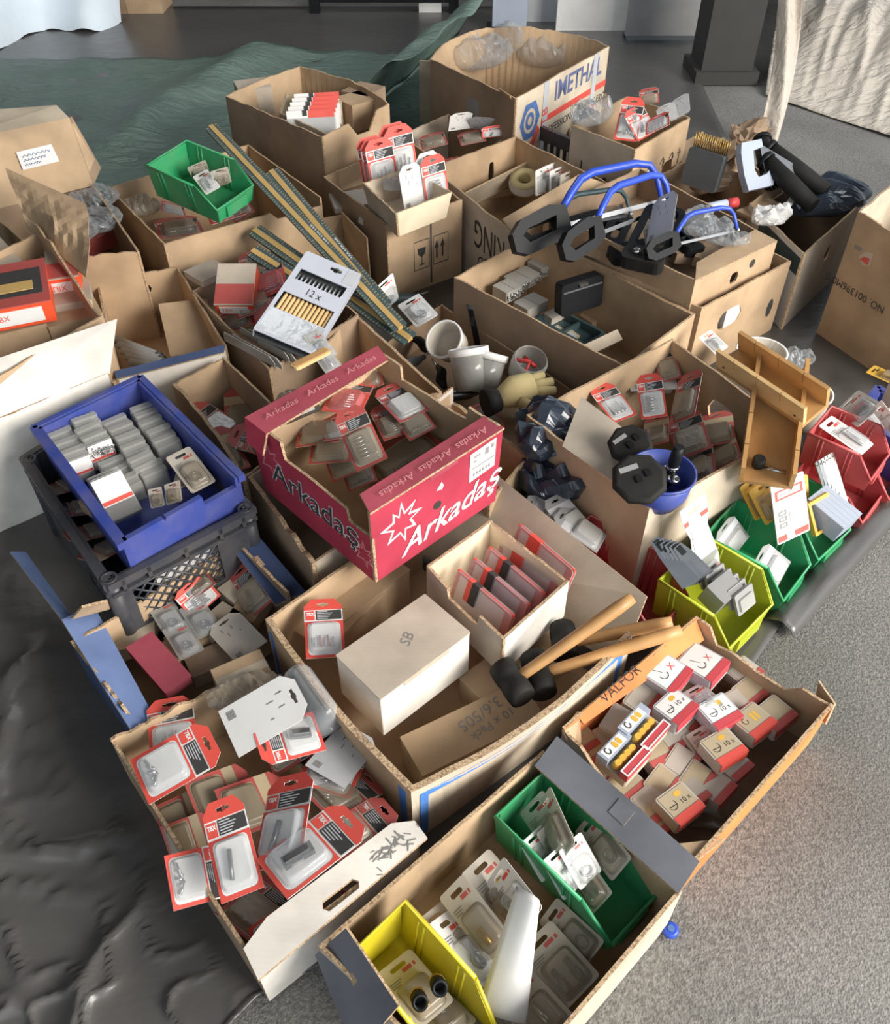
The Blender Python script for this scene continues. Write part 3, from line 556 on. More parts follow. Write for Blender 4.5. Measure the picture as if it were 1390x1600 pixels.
# front-middle carton with yellow and green bins
B_['mid'] = carton('open carton holding the yellow bin and a green bin, grey folded rims', [(497, 1478), (848, 1172), (1066, 1392), (762, 1750)], .15, 0, 'card_grey', 'card',
    {'RF': dict(mats=('card_light', 'card_dark', 'edge'), jag=.003), 'LB': dict(mats=('card_dark', 'card', 'edge'))})
bx = B_['mid']; T = bx['top']
def rimflap(bx, i, j, w0, mats, drop=0.0, s0=0.0, s1=1.0, lab=None, inward=False, name='folded_rim'):
    A, C = bx['top'][i].lerp(bx['top'][j], s0), bx['top'][i].lerp(bx['top'][j], s1); n = (C - A).cross(Vector((0, 0, 1))).normalized(); cen = bx['cen']
    if n.dot((A + C)/2 - cen) < 0: n = -n
    if inward: n = -n
    up = Vector((0, 0, .004)); return flap(bx, name, A + up, C + up, C + n*w0 + up - Vector((0, 0, drop)), A + n*w0 + up - Vector((0, 0, drop)), mats, lab=lab)
f_ = flap(bx, 'folded_rim', P(835, 1196, .156), P(870, 1150, .160), P(1093, 1346, .160), P(1060, 1396, .156), ('card_black', 'card_dark', 'edge'), lab='dark grey folded rim beside the orange tray')
flap(bx, 'rim_tab', P(950, 1268, .159), P(968, 1247, .161), P(992, 1268, .161), P(974, 1290, .159), ('card_black', 'card_dark', 'edge'))
flap(bx, 'folded_rim', P(540, 1450, .185), P(622, 1572, .185), P(556, 1650, .11), P(492, 1492, .12), ('card_black', 'card_dark', 'edge'), lab='dark grey folded rim sloping down beside the white rim')
# orange fruit tray
B_['orange'] = carton('orange fruit tray of board filled with small red banded packs', [(878, 1136), (1088, 962), (1302, 1102), (1082, 1352)], .135, 0, 'card_orange', 'card_dark',
    {'LB': dict(mats=('card', 'card_orange', 'edge'), prof=[(0, 0), (.12, 0), (.16, -.012), (1, 0)], jag=.006), 'BR': dict(prof=[(0, 0), (.12, 0), (.2, -.035), (.72, -.035), (.8, -.006), (1, 0)], mats=('card', 'card', 'edge'), jag=.008),
     'RF': dict(jag=.008, mats=('card_orange', 'card_dark', 'edge')), 'FL': dict(mats=('card_black', 'card', 'edge'), prof=[(0, 0), (.08, 0), (.14, -.02), (.5, -.02), (.58, -.045), (.72, -.02), (1, 0)], jag=.012)}, taper=.97)
bx = B_['orange']; flap(bx, 'corner_brace', P(1018, 1322, .12), P(1084, 1348, .13), P(1132, 1310, .13), P(1060, 1318, .128), ('card', 'card', 'edge')); flap(bx, 'corner_brace', P(880, 1142, .13), P(905, 1112, .135), P(908, 1160, .1), P(896, 1175, .09), IN)
flap(bx, 'corner_brace', P(1278, 1064, .135), P(1303, 1100, .135), P(1288, 1132, .1), P(1272, 1098, .1), ('card_dark', 'card', 'edge'))
flap(bx, 'folded_rim', P(903, 1118, .136), P(1086, 964, .137), P(1100, 1000, .10), P(912, 1132, .118), ('card_orange', 'card', 'edge'), lab='orange inner rim with small dark lettering')
Mt = axes(P(968, 1072, .130) - bx['cen'] + Vector((0, 0, .006)), P(1050, 1000, .13) - P(968, 1072, .13), P(900, 1000, .13) - P(968, 1072, .13)); link('lettering', word('VALFOR', .03, 'ink', .2), bx['o'], Mt)
# the big middle carton with the two plain boxes and mallets
B_['big'] = carton('large double wall carton with blue line print holding plain boxes and rubber mallets', [(414, 968), (655, 800), (988, 992), (642, 1238)], .185, 0, 'card', 'card',
    {'LB': dict(mats=('card', 'card', 'edge')), 'FL': dict(t=.012, jag=.006, bow=.012), 'RF': dict(t=.012, jag=.007, bow=.03, mats=('card_light', 'card', 'edge')), 'BR': 'none'})
bx = B_['big']; fl_ = flap(bx, 'leaning_wall', P(655, 866, .03), P(968, 1040, .03), P(1010, 932, .19), P(775, 742, .20), ('card_light', 'card', 'edge'), t=.008, lab='creased end wall leaning outwards with torn corner')
decal(bx, 'RF', [[(.03, .05), (.06, .05), (.06, .80), (.93, .80), (.93, .05), (.96, .05), (.96, .88), (.03, .88)]], 'print_blue', 'blue_line'); decal(bx, 'FL', [[(.90, .05), (.94, .05), (.94, .88), (.06, .88), (.06, .05), (.02, .05), (.02, .96), (.90, .96)]][:1] and [[(.02, .1), (.05, .1), (.05, .86), (.02, .86)], [(.93, .1), (.97, .1), (.97, .9), (.93, .9)]], 'print_blue', 'blue_line')
# blue-lined carton on the left
B_['lined'] = carton('low carton with blue printed inner flaps holding brown packs and blisters', [(110, 1003), (372, 846), (452, 925), (200, 1120)], .14, 0, 'card_bluedark', 'card_dark',
    {'LB': dict(mats=('card', 'card', 'edge'), jag=.012), 'FL': dict(jag=.02), 'RF': 'none'})
bx = B_['lined']; flap(bx, 'folded_rim', P(96, 968, .145), P(205, 1142, .145), P(240, 1118, .13), P(146, 945, .13), ('card_blue', 'card', 'edge'), lab='pale blue folded flap along the near side'); flap(bx, 'folded_rim', P(15, 862, .10), P(96, 968, .14), P(112, 962, .13), P(40, 862, .10), ('card_blue', 'card', 'edge'))
flap(bx, 'folded_rim', P(342, 830, .145), P(382, 812, .145), P(478, 925, .12), P(430, 945, .11), ('card_bluedark', 'card', 'edge'), lab='dark blue folded flap along the far side'); flap(bx, 'torn_flap', P(112, 968, .15), P(172, 952, .155), P(168, 940, .19), P(128, 950, .2), IN)
# grey inner box below the red fruit box
B_['under'] = carton('shallow brown carton under the red fruit box, torn rim with pale lining', [(386, 744), (575, 632), (655, 770), (487, 882)], .19, 0, 'card', 'card_dark', {'FL': dict(jag=.012, t=.01, mats=('card_dark', 'card_dark', 'edge')), 'LB': dict(mats=('card', 'card_grey', 'edge')), 'RF': dict(mats=('card_light', 'card', 'edge'))})
# red fruit box
rb = B_['red'] = carton('red fruit box of board with large script lettering, full of loose blister packs', [(386, 650), (588, 545), (786, 668), (577, 800)], .40, .195, 'card_red', 'card',
    {'FL': dict(prof=[(0, -.075), (.18, -.075), (.19, -.045), (.70, -.045), (.71, 0), (.88, 0), (.90, -.03), (1, -.03)][::1], jag=.005), 'BR': dict(prof=[(0, 0), (.22, 0), (.23, -.035), (.75, -.035), (.76, 0), (1, 0)], mats=('card_red', 'card', 'edge'), jag=.005),
     'LB': dict(mats=('card_red', 'card', 'edge')), 'RF': dict(mats=('card_red', 'card', 'edge'), jag=.002)}, taper=.97)
bx = rb
fA = flap(bx, 'folded_rim', P(382, 652, .403), P(590, 540, .403), P(606, 562, .40), P(416, 678, .40), ('card_redtop', 'card', 'edge'), lab='dusty red folded rim with pale script, at the far end')
flap(bx, 'rim_end', P(382, 652, .403), P(416, 678, .400), P(410, 712, .36), P(384, 690, .36), ('card_red', 'card', 'edge'))
fB = flap(bx, 'folded_rim', P(562, 772, .402), P(756, 650, .402), P(788, 668, .402), P(578, 802, .402), ('card_redtop', 'card', 'edge'), lab='dusty red folded rim with pale script, at the near end')
def strip_word(bx, a, b_, up, z, n, body, size, mat):
    A, C, U = P(*a, z), P(*b_, z), P(*up, z)
    for k in range(n): link('lettering', word(body, size, mat, .35), bx['o'], axes(A.lerp(C, (k + .5)/n) - bx['cen'] + Vector((0, 0, .0035)), C - A, U - A))
strip_word(bx, (405, 660), (592, 556), (395, 640), .404, 3, 'Arkadas', .026, 'pink'); strip_word(bx, (765, 668), (590, 778), (775, 690), .404, 3, 'Arkadas', .026, 'pink')
letter(bx, 'FL', 'Arkada\u015f', .50, .46, .085, 'white', .12, 0, .0022); letter(bx, 'FL', 'Arkada\u015f', .50, .46, .085, 'ink', .12, 0, .0, lift=.0022)
letter(bx, 'RF', 'Arkada\u015f', .58, .30, .082, 'white', .45, 6, .001)
def leaf(cx, cy, r, asp): return [(cx + r*k*math.cos(math.radians(a))*asp, cy + r*k*math.sin(math.radians(a))) for a, k in ((90, 1), (72, .5), (48, .95), (38, .5), (10, .95), (-2, .45), (-35, .8), (-62, .4), (-80, .9), (-100, .4), (-140, .85), (-170, .42), (168, .95), (140, .5), (118, .8), (106, .45))]
decal(bx, 'RF', [[leaf(.20, .58, .30, .55), leaf(.20, .58, .23, .55)[::-1]]], 'white', 'leaf_outline'); decal(bx, 'FL', [[leaf(.13, .58, .26, .5), leaf(.13, .58, .22, .5)[::-1]], [leaf(.9, .3, .2, .5), leaf(.9, .3, .16, .5)[::-1]]], 'pink', 'leaf_outline')
decal(bx, 'RF', [[(.72, .42+.12), (.93, .42+.14), (.93, .93), (.72, .91)]], 'white', 'paper_label', .0012)
decal(bx, 'RF', [rect(.735, .70, .92, .712), rect(.75, .84, .80, .86), rect(.75, .78, .77, .80), rect(.84, .80, .87, .88), rect(.89, .84, .91, .89)] + [rect(.75 + .025*k, .60, .762 + .025*k, .64) for k in range(6)], 'grey', 'label_print', .0022)
decal(bx, 'RF', [[(.47 + .03*math.cos(t/2), .52 + .05*math.sin(t/2)) for t in range(12)]], 'ink', 'air_hole', .0012); decal(bx, 'RF', [[(.46, .72), (.50, .80), (.515, .74), (.505, .70)]], 'white', 'scratch'); decal(bx, 'RF', [[(.40, 1.0), (.42, .90), (.62, .92), (.63, 1.0)]], 'card_redtop', 'hand_notch')
# black crate and blue crate
def crate(label, rim, z, z0, mat, lattice, name='plastic_crate', cutfront=False, t=.012):
    top = [P(x, y, z) for x, y in rim]; cen = sum((Vector((p.x, p.y, 0)) for p in top), Vector())/4; o = thing(name, label, 'crate', Vector((cen.x, cen.y, z0))); c3 = Vector((cen.x, cen.y, z0)); Hh = z - z0
    for k, w in enumerate(WALLS):
        A, C = top[k] - c3, top[(k+1) % 4] - c3; A.z = C.z = 0; Lw = (C - A).length; X = (C - A).normalized(); n = X.cross(Vector((0, 0, 1)))
        if n.dot(A + C) < 0: n = -n
        M = Matrix.Identity(4); Zc = Vector((0, 0, 1)); N2 = X.cross(Zc)
        for r in range(3): M[r][0] = X[r]; M[r][1] = Zc[r]; M[r][2] = N2[r]; M[r][3] = A[r]
        sg = 1 if N2.dot(n) > 0 else -1; b = MB(); zz = (-t, 0) if sg > 0 else (0, t)
        if lattice and w in lattice:
            x0, x1, y0, y1 = lattice[w]; x0, x1, y0, y1 = x0*Lw, x1*Lw, y0*Hh, y1*Hh
            b.prism([rect(0, 0, Lw, Hh), rect(x0, y0, x1, y1)[::-1]], *zz); li = MB(); st = .026
            n_ = int((x1 - x0 + y1 - y0) / st) + 1
            for q in range(n_):
                for d in (1, -1):
                    s = q*st; xs = x0 + s if d > 0 else x1 - s; pts = []
                    a0 = (xs, y0); 
                    # clip the slanted bar to the opening
                    tmax = min(y1 - y0, (xs - x0) if d > 0 else (x1 - xs)); tmin = max(0, (xs - x1) if d > 0 else (x0 - xs))
                    if tmax - tmin > .004:
                        pA = Vector((xs - d*tmin, y0 + tmin, 0)); pB = Vector((xs - d*tmax, y0 + tmax, 0)); li.tube([pA + Vector((0, 0, sum(zz)/2)), pB + Vector((0, 0, sum(zz)/2))], .0028, 4)
            pn = link('side_panel', b.mesh('crate_wall', mat), o, M); link('lattice', li.mesh('lattice', mat), pn)
        elif cutfront and w == 'RF':
            b.prism([[(0, 0), (Lw, 0), (Lw, Hh), (Lw*.66, Hh), (Lw*.655, Hh*.93), (Lw*.64, Hh), (Lw*.335, Hh*1.0), (Lw*.33, Hh*.78), (0, Hh*.78)]], *zz); link('side_panel', b.mesh('crate_wall', mat), o, M)
        else: b.prism([rect(0, 0, Lw, Hh)], *zz); link('side_panel', b.mesh('crate_wall', mat), o, M)
        rr = MB(); rz = (-t*.4, t*.9) if sg > 0 else (-t*.9, t*.4)
        if not (cutfront and w == 'RF'): rr.prism([rect(-.004, Hh-.014, Lw+.004, Hh+.0025)], *rz); link('rim', rr.mesh('rim', mat), o, M)
        if lattice:
            r2 = MB(); r2.prism([rect(0, Hh*.84, Lw, Hh*.88)], *rz); [r2.prism([rect(Lw*q - .004, Hh*.86, Lw*q + .004, Hh)], *rz) for q in (.08, .25, .5, .75, .92)]; link('ribs', r2.mesh('ribs', mat), o, M)
    for k in range(4):
        if lattice: b = MB(); p = top[k] - c3; p.z = 0; p = p * .955; b.lathe([(.017, 0), (.017, Hh+.003), (.012, Hh+.003), (.012, Hh-.05)], 14, 0, (p.x, p.y, 0), True, True); link('corner_post', b.mesh('post', mat), o)
    b = MB(); b.prism([[((p - c3).x*.97, (p - c3).y*.97) for p in top]], 0, .005); link('bottom_panel', b.mesh('crate_floor', mat), o)
    return dict(o=o, top=top, cen=c3)
B_['black'] = crate('black lattice crate standing under the blue crate', [(38, 716), (206, 610), (392, 796), (168, 912)], .235, .005, 'crate_black', {'RF': (.28, .88, .34, .80), 'FL': (.1, .45, .2, .8)})
A, C = B_['black']['top'][3], B_['black']['top'][2]; X = (C - A).normalized(); n_ = Vector((-X.y, X.x, 0)); lc = B_['black']['cen']
wp = MB(); L_ = (C - A).length; wp.box((L_*.30, 0, .06), (L_*.86, .003, .19)); link('paper_lining', wp.mesh('pl', 'white'), B_['black']['o'], axes(A - Vector((lc.x, lc.y, 0)) + n_*.03 - Vector((0, 0, A.z)), X, n_))
B_['blue'] = crate('blue plastic crate full of clear cases sitting in the black crate', [(55, 668), (218, 590), (374, 744), (190, 848)], .305, .20, 'crate_blue', None, 'plastic_crate', True)
# white carton at the left edge of the picture
B_['white'] = carton('big white carton with a bent flap beside the blue crate', [(-162, 648), (100, 540), (172, 582), (-90, 690)], .30, 0, 'card_white', 'card', {'BR': dict(jag=.006)})
bx = B_['white']; flap(bx, 'bent_flap', bx['top'][3] + Vector((0, 0, .002)), bx['top'][2] + Vector((0, 0, .002)), P(183, 498, .37), P(-40, 572, .37), ('card_white', 'card_white', 'edge'), lab='white flap folded up with a torn tan edge')
# tall carton with the red power-tool packs at the left edge
B_['packs'] = carton('brown carton at the left with red and white packs, tall torn end wall', [(-170, 470), (62, 362), (160, 492), (-90, 640)], .36, 0, 'card', 'card', {'BR': dict(jag=.014, prof=[(0, .02), (.3, .03), (.6, -.005), (1, -.02)]), 'LB': dict(prof=[(0, 0), (1, 0)])})
bx = B_['packs']
def crump(u, v):
    p = P(40, 352, .36).lerp(P(134, 432, .355), u).lerp(P(8, 262, .46).lerp(P(134, 318, .41), u), v); n = noise.noise((u*3.1, v*2.7, 9)) + .6*abs(noise.noise((u*7, v*4, 2))); return p + Vector((.5, -.5, .6)) * (.035*n*math.sin(math.pi*min(1, v+.1)) + .05*math.sin(math.pi*v)*u) - bx['cen']
link('crumpled_flap', surf('crumpled', crump, 14, 12, 'card', False, .005), bx['o'])
# carton with raised lid, back left
B_['lid'] = carton('brown carton with its lid standing up and a paper label on the lid', [(-20, 330), (145, 286), (217, 392), (72, 408)], .30, 0, 'card', 'card_dark', {'RF': dict(mats=('card', 'card', 'edge'), jag=.008), 'BR': dict(jag=.006)})
bx = B_['lid']; LA, LB2, LC = P(-60, 340, .30), P(146, 290, .30), P(108, 184, .47); LD = LC - (LB2 - LA) * .98
ld = flap(bx, 'lid', LA, LB2, LC, LD, ('card', 'card_dark', 'edge')); flap(bx, 'lid_flap', LD, LC, P(88, 164, .49), P(-20, 172, .49), ('card_light', 'card', 'edge')); flap(bx, 'lid_flap', LB2, P(158, 262, .33), P(112, 182, .46), LC, ('card_dark', 'card', 'edge'))
X = (LB2 - LA).normalized(); Yv = (LD - LA); Mq = axes(P(58, 244, .375) - bx['cen'], X, Yv); Nq = Vector((Mq[0][2], Mq[1][2], Mq[2][2]));
def on_plane(o3, A3, n3, px, py, lift=.004):
    cam_o = Vector((0, 0, CAM_H)); d = P(px, py, 0) - cam_o; tt = (A3 - cam_o).dot(n3) / d.dot(n3); return cam_o + d*tt - n3*0
n3 = X.cross(Yv).normalized()
if n3.y > 0: n3 = -n3
lq = [on_plane(None, LA + n3*.006, n3, *p) - bx['cen'] for p in ((25, 238), (80, 225), (93, 252), (36, 266))]; b = MB(); b.quad(lq if (lq[1]-lq[0]).cross(lq[3]-lq[0]).dot(n3) > 0 else lq[::-1]); lbp = link('paper_label', b.mesh('pl', 'white'), bx['o'])
sc = MB(); [sc.tube([lq[0] + (lq[1]-lq[0])*(.1 + .8*j/24) + (lq[3]-lq[0])*(.3 + .24*k + .07*math.sin(j*(1.7+.5*k))) + n3*.0015 for j in range(25 - 5*k)], .0009, 4) for k in range(3)]; link('handwriting', sc.mesh('hw', 'blue_print'), lbp)['kind'] = 'stuff'
# carton under the green bin
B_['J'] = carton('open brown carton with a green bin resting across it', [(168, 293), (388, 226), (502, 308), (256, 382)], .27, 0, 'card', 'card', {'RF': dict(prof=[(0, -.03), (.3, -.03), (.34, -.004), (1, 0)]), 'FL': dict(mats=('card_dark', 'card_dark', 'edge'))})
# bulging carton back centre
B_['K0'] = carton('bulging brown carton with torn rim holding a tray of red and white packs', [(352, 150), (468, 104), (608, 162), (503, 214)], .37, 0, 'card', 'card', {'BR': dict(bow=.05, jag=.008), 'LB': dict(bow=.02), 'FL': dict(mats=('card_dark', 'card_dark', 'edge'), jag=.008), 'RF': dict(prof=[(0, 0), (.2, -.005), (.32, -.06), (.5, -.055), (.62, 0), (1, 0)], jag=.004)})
# big printed carton at the back
B_['metal'] = carton('large carton with red and blue print at the back, clear bags inside', [(672, 92), (760, 42), (952, 72), (806, 154)], .40, 0, 'card_light', 'card', {'BR': dict(bow=.10, jag=.01), 'LB': dict(bow=.05), 'FL': dict(mats=('card_dark', 'card', 'edge'))})
bx = B_['metal']; flap(bx, 'side_flap', P(655, 95, .38), P(676, 96, .39), P(690, 200, .08), P(655, 190, .08), ('card_light', 'card', 'edge')); flap(bx, 'corner_flap', P(778, 138, .41), P(796, 150, .41), P(800, 168, .34), P(790, 158, .36), IN)
letter(bx, 'RF', 'IMETHAL', .66, .85, .10, 'print_slate', 0, 0, .002); decal(bx, 'RF', [[(.30, .62), (1.0, .62), (1.0, .68), (.30, .68)]], 'red', 'red_stripe'); letter(bx, 'RF', 'PROFESSIONAL GOODS FROM', .67, .52, .042, 'ink')
decal(bx, 'RF', [[[(.15 + .10*math.cos(math.radians(a)), .72 + .19*math.sin(math.radians(a))) for a in range(0, 360, 60)], [(.15 + .06*math.cos(math.radians(a)), .72 + .115*math.sin(math.radians(a))) for a in range(0, 360, 30)][::-1]], [[(.15 + .042*math.cos(math.radians(a)), .72 + .08*math.sin(math.radians(a))) for a in range(0, 360, 30)], [(.15 + .022*math.cos(math.radians(a)), .72 + .042*math.sin(math.radians(a))) for a in range(0, 360, 30)][::-1]]], 'blue_print', 'hexagon_mark')
decal(bx, 'RF', [[(.15, .46), (.185, .42), (.26, .58), (.23, .64)]], 'red', 'red_mark'); decal(bx, 'RF', [[(.275, .1), (.33, .1), (.33, 1.0), (.275, 1.0)]], 'grey_light', 'packing_tape', .0016); decal(bx, 'RF', [[(.82, .1), (.87, .1), (.87, 1.0), (.82, 1.0)]], 'grey_light', 'packing_tape', .0016); letter(bx, 'RF', 'MTB', .302, .62, .06, 'red', 0, 90, lift=.0024); letter(bx, 'RF', 'O', .845, .45, .06, 'red', lift=.0024)
decal(bx, 'FL', [[(.46, .48), (.60, .48), (.60, .82), (.46, .82)]], 'grey', 'packing_tape', .0016)
# black ribbed crate behind
def ribbed():
    top = [P(*p, .24) for p in ((806, 180), (870, 142), (960, 190), (905, 222))]; c3 = sum(top, Vector())/4; c3.z = 0; o = thing('plastic_crate', 'black ribbed crate with cardboard scraps standing before the big printed carton', 'crate', c3)
    for k in range(4):
        A, C = top[k] - c3, top[(k+1) % 4] - c3; A.z = C.z = 0; Lw = (C-A).length; X = (C-A).normalized(); M = axes(A, X, (0, 0, 1)); n = int(Lw/.035)
        b = MB(); b.box((0, 0, -.006), (Lw, .05, .006)); b.box((0, .19, -.009), (Lw, .24, .009)); link('side_panel', b.mesh('w', 'crate_black'), o, M)
        for q in range(n + 1): b = MB(); b.box((Lw*q/n - .005, .05, -.006), (Lw*q/n + .005, .19, .006)); link('rib', b.mesh('rib', 'crate_black'), o, M)
    b = MB(); b.prism([[((p-c3).x*.97, (p-c3).y*.97) for p in top]], .004, .01); link('bottom_panel', b.mesh('bt', 'crate_black'), o)
ribbed()
# small printed carton with packs, back right
B_['S'] = carton('small printed carton heaped with red and white packs, back beside the ribbed crate', [(893, 196), (980, 150), (1078, 184), (992, 234)], .36, .1, 'card', 'card', {'FL': dict(mats=('card_grey', 'card_dark', 'edge')), 'RF': dict(hole=(.20, .42, .15, .55))})
bx = B_['S']; letter(bx, 'RF', '\u2191 \u2191 \u2020', .72, .55, .06, 'ink'); decal(bx, 'RF', [[(.30, .1), (.44, .15), (.42, .62), (.36, .55), (.30, .62)]], 'white', 'torn_paper', .002); letter(bx, 'FL', 'I', .22, .5, .07, 'ink'); letter(bx, 'FL', '\u2022 \u2022', .7, .45, .08, 'ink')
B_['S2'] = carton('flat brown tray with bent flap under the small printed carton', [(905, 262), (1015, 205), (1108, 232), (1000, 292)], .095, 0, 'card_dark', 'card_dark', {'RF': dict(jag=.01)})
bx = B_['S2']; flap(bx, 'bent_flap', P(1000, 290, .10), P(1108, 232, .10), P(1098, 205, .15), P(997, 262, .14), ('card', 'card', 'edge'))
# two cartons side by side with the tray (printed KING)
B_['K2'] = carton('wide brown carton with dark printed word on its side and a divider inside', [(672, 262), (806, 213), (955, 288), (803, 366)], .27, 0, 'card', 'card', {'FL': dict(mats=('card_grey', 'card_dark', 'edge')), 'LB': dict(hole=(.66, .73, .45, .78))})
bx = B_['K2']; letter(bx, 'FL', 'KING', .74, .66, .135, 'ink', 0, 180, sx=.62); ring = lambda cx, cy, rx, ry, w: [[(cx + rx*math.cos(t/4), cy + ry*math.sin(t/4)) for t in range(25)], [(cx + (rx-w)*math.cos(t/4), cy + (ry-w*2.2)*math.sin(t/4)) for t in range(25)][::-1]]; decal(bx, 'FL', [ring(.66, .26, .045, .13, .008), ring(.72, .34, .03, .08, .007), ring(.78, .24, .03, .06, .007)], 'ink', 'script_print')
decal(bx, 'FL', [[(.55, .0), (.58, .0), (.9, .62), (.87, .62)]], 'ink', 'line_print'); flap(bx, 'divider', P(735, 322, .10), P(862, 262, .10), P(852, 240, .2), P(728, 302, .2), ('card_light', 'card_light', 'edge')); flap(bx, 'bent_flap', P(803, 366, .275), P(955, 290, .275), P(905, 272, .33), P(785, 342, .31), ('card', 'card', 'edge'))
B_['K1'] = carton('brown carton with glass and arrow marks carrying a small tray of upright cards', [(505, 276), (610, 232), (722, 312), (603, 351)], .27, 0, 'card', 'card', {'FL': dict(mats=('card_dark', 'card', 'edge'), jag=.004)})
bx = B_['K1']
decal(bx, 'RF', [[rect(.34, .28, .55, .66), rect(.347, .29, .543, .65)[::-1]], [rect(.60, .28, .81, .66), rect(.607, .29, .803, .65)[::-1]], [(.39, .56), (.40, .48), (.44, .44), (.44, .36), (.40, .335), (.49, .335), (.45, .36), (.45, .44), (.49, .48), (.50, .56)], [(.64, .36), (.66, .36), (.66, .50), (.68, .50), (.65, .60), (.62, .50), (.64, .50)], [(.72, .36), (.74, .36), (.74, .50), (.76, .50), (.73, .60), (.70, .50), (.72, .50)], rect(.562, .05, .582, .98)], 'ink', 'handling_marks')
flap(bx, 'side_flap', P(533, 332, .22), P(572, 372, .20), P(578, 440, .03), P(540, 400, .03), ('card', 'card', 'edge')); flap(bx, 'side_flap', P(480, 345, .18), P(535, 335, .2), P(548, 400, .03), P(490, 420, .03), ('card', 'card', 'edge'))
# hacksaw cartons (one stacked in the other)
B_['saw_low'] = carton('brown carton with hand holes under the hacksaw tray', [(822, 364), (990, 282), (1236, 408), (1096, 482)], .24, 0, 'card', 'card', {'RF': dict(hole=(.50, .76, .50, .76))})
decal(B_['saw_low'], 'RF', [[(.88 + .035*math.cos(t/2), .42 + .13*math.sin(t/2)) for t in range(12)]], 'ink', 'air_hole'); decal(B_['saw_low'], 'RF', [[(.53, .55), (.6, .55), (.6, .68), (.53, .68)], [(.66, .60), (.72, .62), (.72, .72), (.66, .70)]], 'white', 'print', -.004)
B_['saw_top'] = carton('shallow brown tray heaped with hacksaws', [(850, 330), (1000, 262), (1214, 376), (1086, 438)], .315, .215, 'card', 'card_dark', {'RF': dict(hole=(.44, .54, .25, .6))})
bx = B_['saw_top']; decal(bx, 'RF', [[(.72 + .035*math.cos(t/2), .62 + .13*math.sin(t/2)) for t in range(12)]], 'ink', 'air_hole'); flap(bx, 'folded_rim', P(1086, 438, .318), P(1214, 376, .318), P(1180, 358, .315), P(1088, 410, .315), ('card', 'card', 'edge'))
# carton behind the saws with brush and grey saw
B_['brush'] = carton('brown carton behind the hacksaws with a brush and a grey handled saw', [(1022, 276), (1130, 215), (1225, 300), (1120, 368)], .22, 0, 'card_dark', 'card_dark', {'LB': dict(jag=.02)})
flap(B_['brush'], 'torn_flap', P(1095, 255, .23), P(1150, 215, .23), P(1148, 240, .30), P(1115, 266, .28), IN)
# white and green printed carton, right
B_['wg'] = carton('white and green printed carton lined with black plastic, beside the hacksaw cartons', [(1170, 318), (1250, 262), (1352, 312), (1256, 398)], .26, 0, 'card_grey', 'card_dark', {'FL': dict(mats=('card_white', 'card_white', 'edge')), 'RF': dict(mats=('card_grey', 'card', 'edge'), hole=(.45, .55, .55, .75))})
decal(B_['wg'], 'FL', [[(.25, .74), (.98, .72), (.98, .93), (.25, .95)]], 'ruler_green', 'green_print')
# large carton at the right edge
B_['right'] = carton('tall brown carton with upside down lettering at the right edge', [(1340, 332), (1440, 245), (1640, 340), (1520, 430)], .40, 0, 'card', 'card_light', {'LB': dict(jag=.01), 'FL': dict(jag=.006)})
bx = B_['right']; letter(bx, 'FL', 'NO. 001396M005', .20, .47, .032, 'ink', 0, 180); decal(bx, 'FL', [rect(.07 + .018*k, .76, .07 + .018*k + .012, .79) for k in range(4)], 'ink_grey', 'illegible_print')
decal(bx, 'FL', [[(.13, .72), (.18, .78), (.24, .80), (.25, .70), (.19, .68)]], 'card_light', 'torn_print'); decal(bx, 'FL', [[(.15, .71), (.18, .745), (.23, .75), (.23, .70)]], 'red', 'red_print', .0016)
# carton with staples
B_['staple'] = carton('plain brown carton holding staple blocks and a black case', [(709, 433), (836, 367), (1086, 490), (975, 574)], .23, 0, 'card', 'card', {'FL': dict(mats=('card_dark', 'card_dark', 'edge')), 'RF': dict(jag=.002), 'BR': dict(t=.012)})
# carton with the blue bowl
B_['bowl'] = carton('brown carton holding red blister cards with the blue bowl at its corner', [(822, 648), (1050, 529), (1245, 672), (1014, 796)], .27, 0, 'card', 'card', {'BR': dict(hole=(.40, .62, .5, .75)), 'RF': dict(mats=('card_light', 'card', 'edge'))})
bx = B_['bowl']; flap(bx, 'inner_flap', P(878, 697, .272), P(1012, 790, .272), P(1035, 715, .285), P(908, 620, .285), ('card_grey', 'card', 'edge'))
# carton with hand hole and loose rods, left
B_['hole'] = carton('brown carton with a hand hole and blue edged front, beside the white carton', [(150, 437), (278, 416), (354, 540), (178, 582)], .20, 0, 'card_white', 'card', {'LB': dict(hole=(.05, .62, .62, .84), jag=.006), 'BR': dict(jag=.008), 'RF': dict(mats=('card_white', 'card_white', 'edge'))})
flap(B_['hole'], 'folded_rim', P(178, 580, .204), P(352, 538, .204), P(350, 550, .195), P(182, 592, .195), ('card_bluedark', 'card', 'edge'), lab='blue band along the front rim')
# deep brown carton behind the blue crate
B_['deep'] = carton('deep dark carton between the blue crate and the red fruit box', [(269, 600), (350, 558), (480, 682), (378, 748)], .19, 0, 'card_dark', 'card_dark', {'FL': dict(t=.009, jag=.008, bow=-.01), 'LB': dict(mats=('card', 'card', 'edge'))})
# carton of chisel packs
B_['chisel'] = carton('carton heaped with red blister cards and the chisel pack', [(300, 455), (440, 385), (560, 492), (420, 578)], .20, 0, 'card_dark', 'card_dark', {'RF': dict(jag=.004)})
# carton right of the chisels
B_['thin'] = carton('narrow brown carton behind the red fruit box with its rim showing', [(505, 540), (553, 487), (690, 612), (600, 650)], .19, 0, 'card', 'card', {'BR': dict(t=.008)})
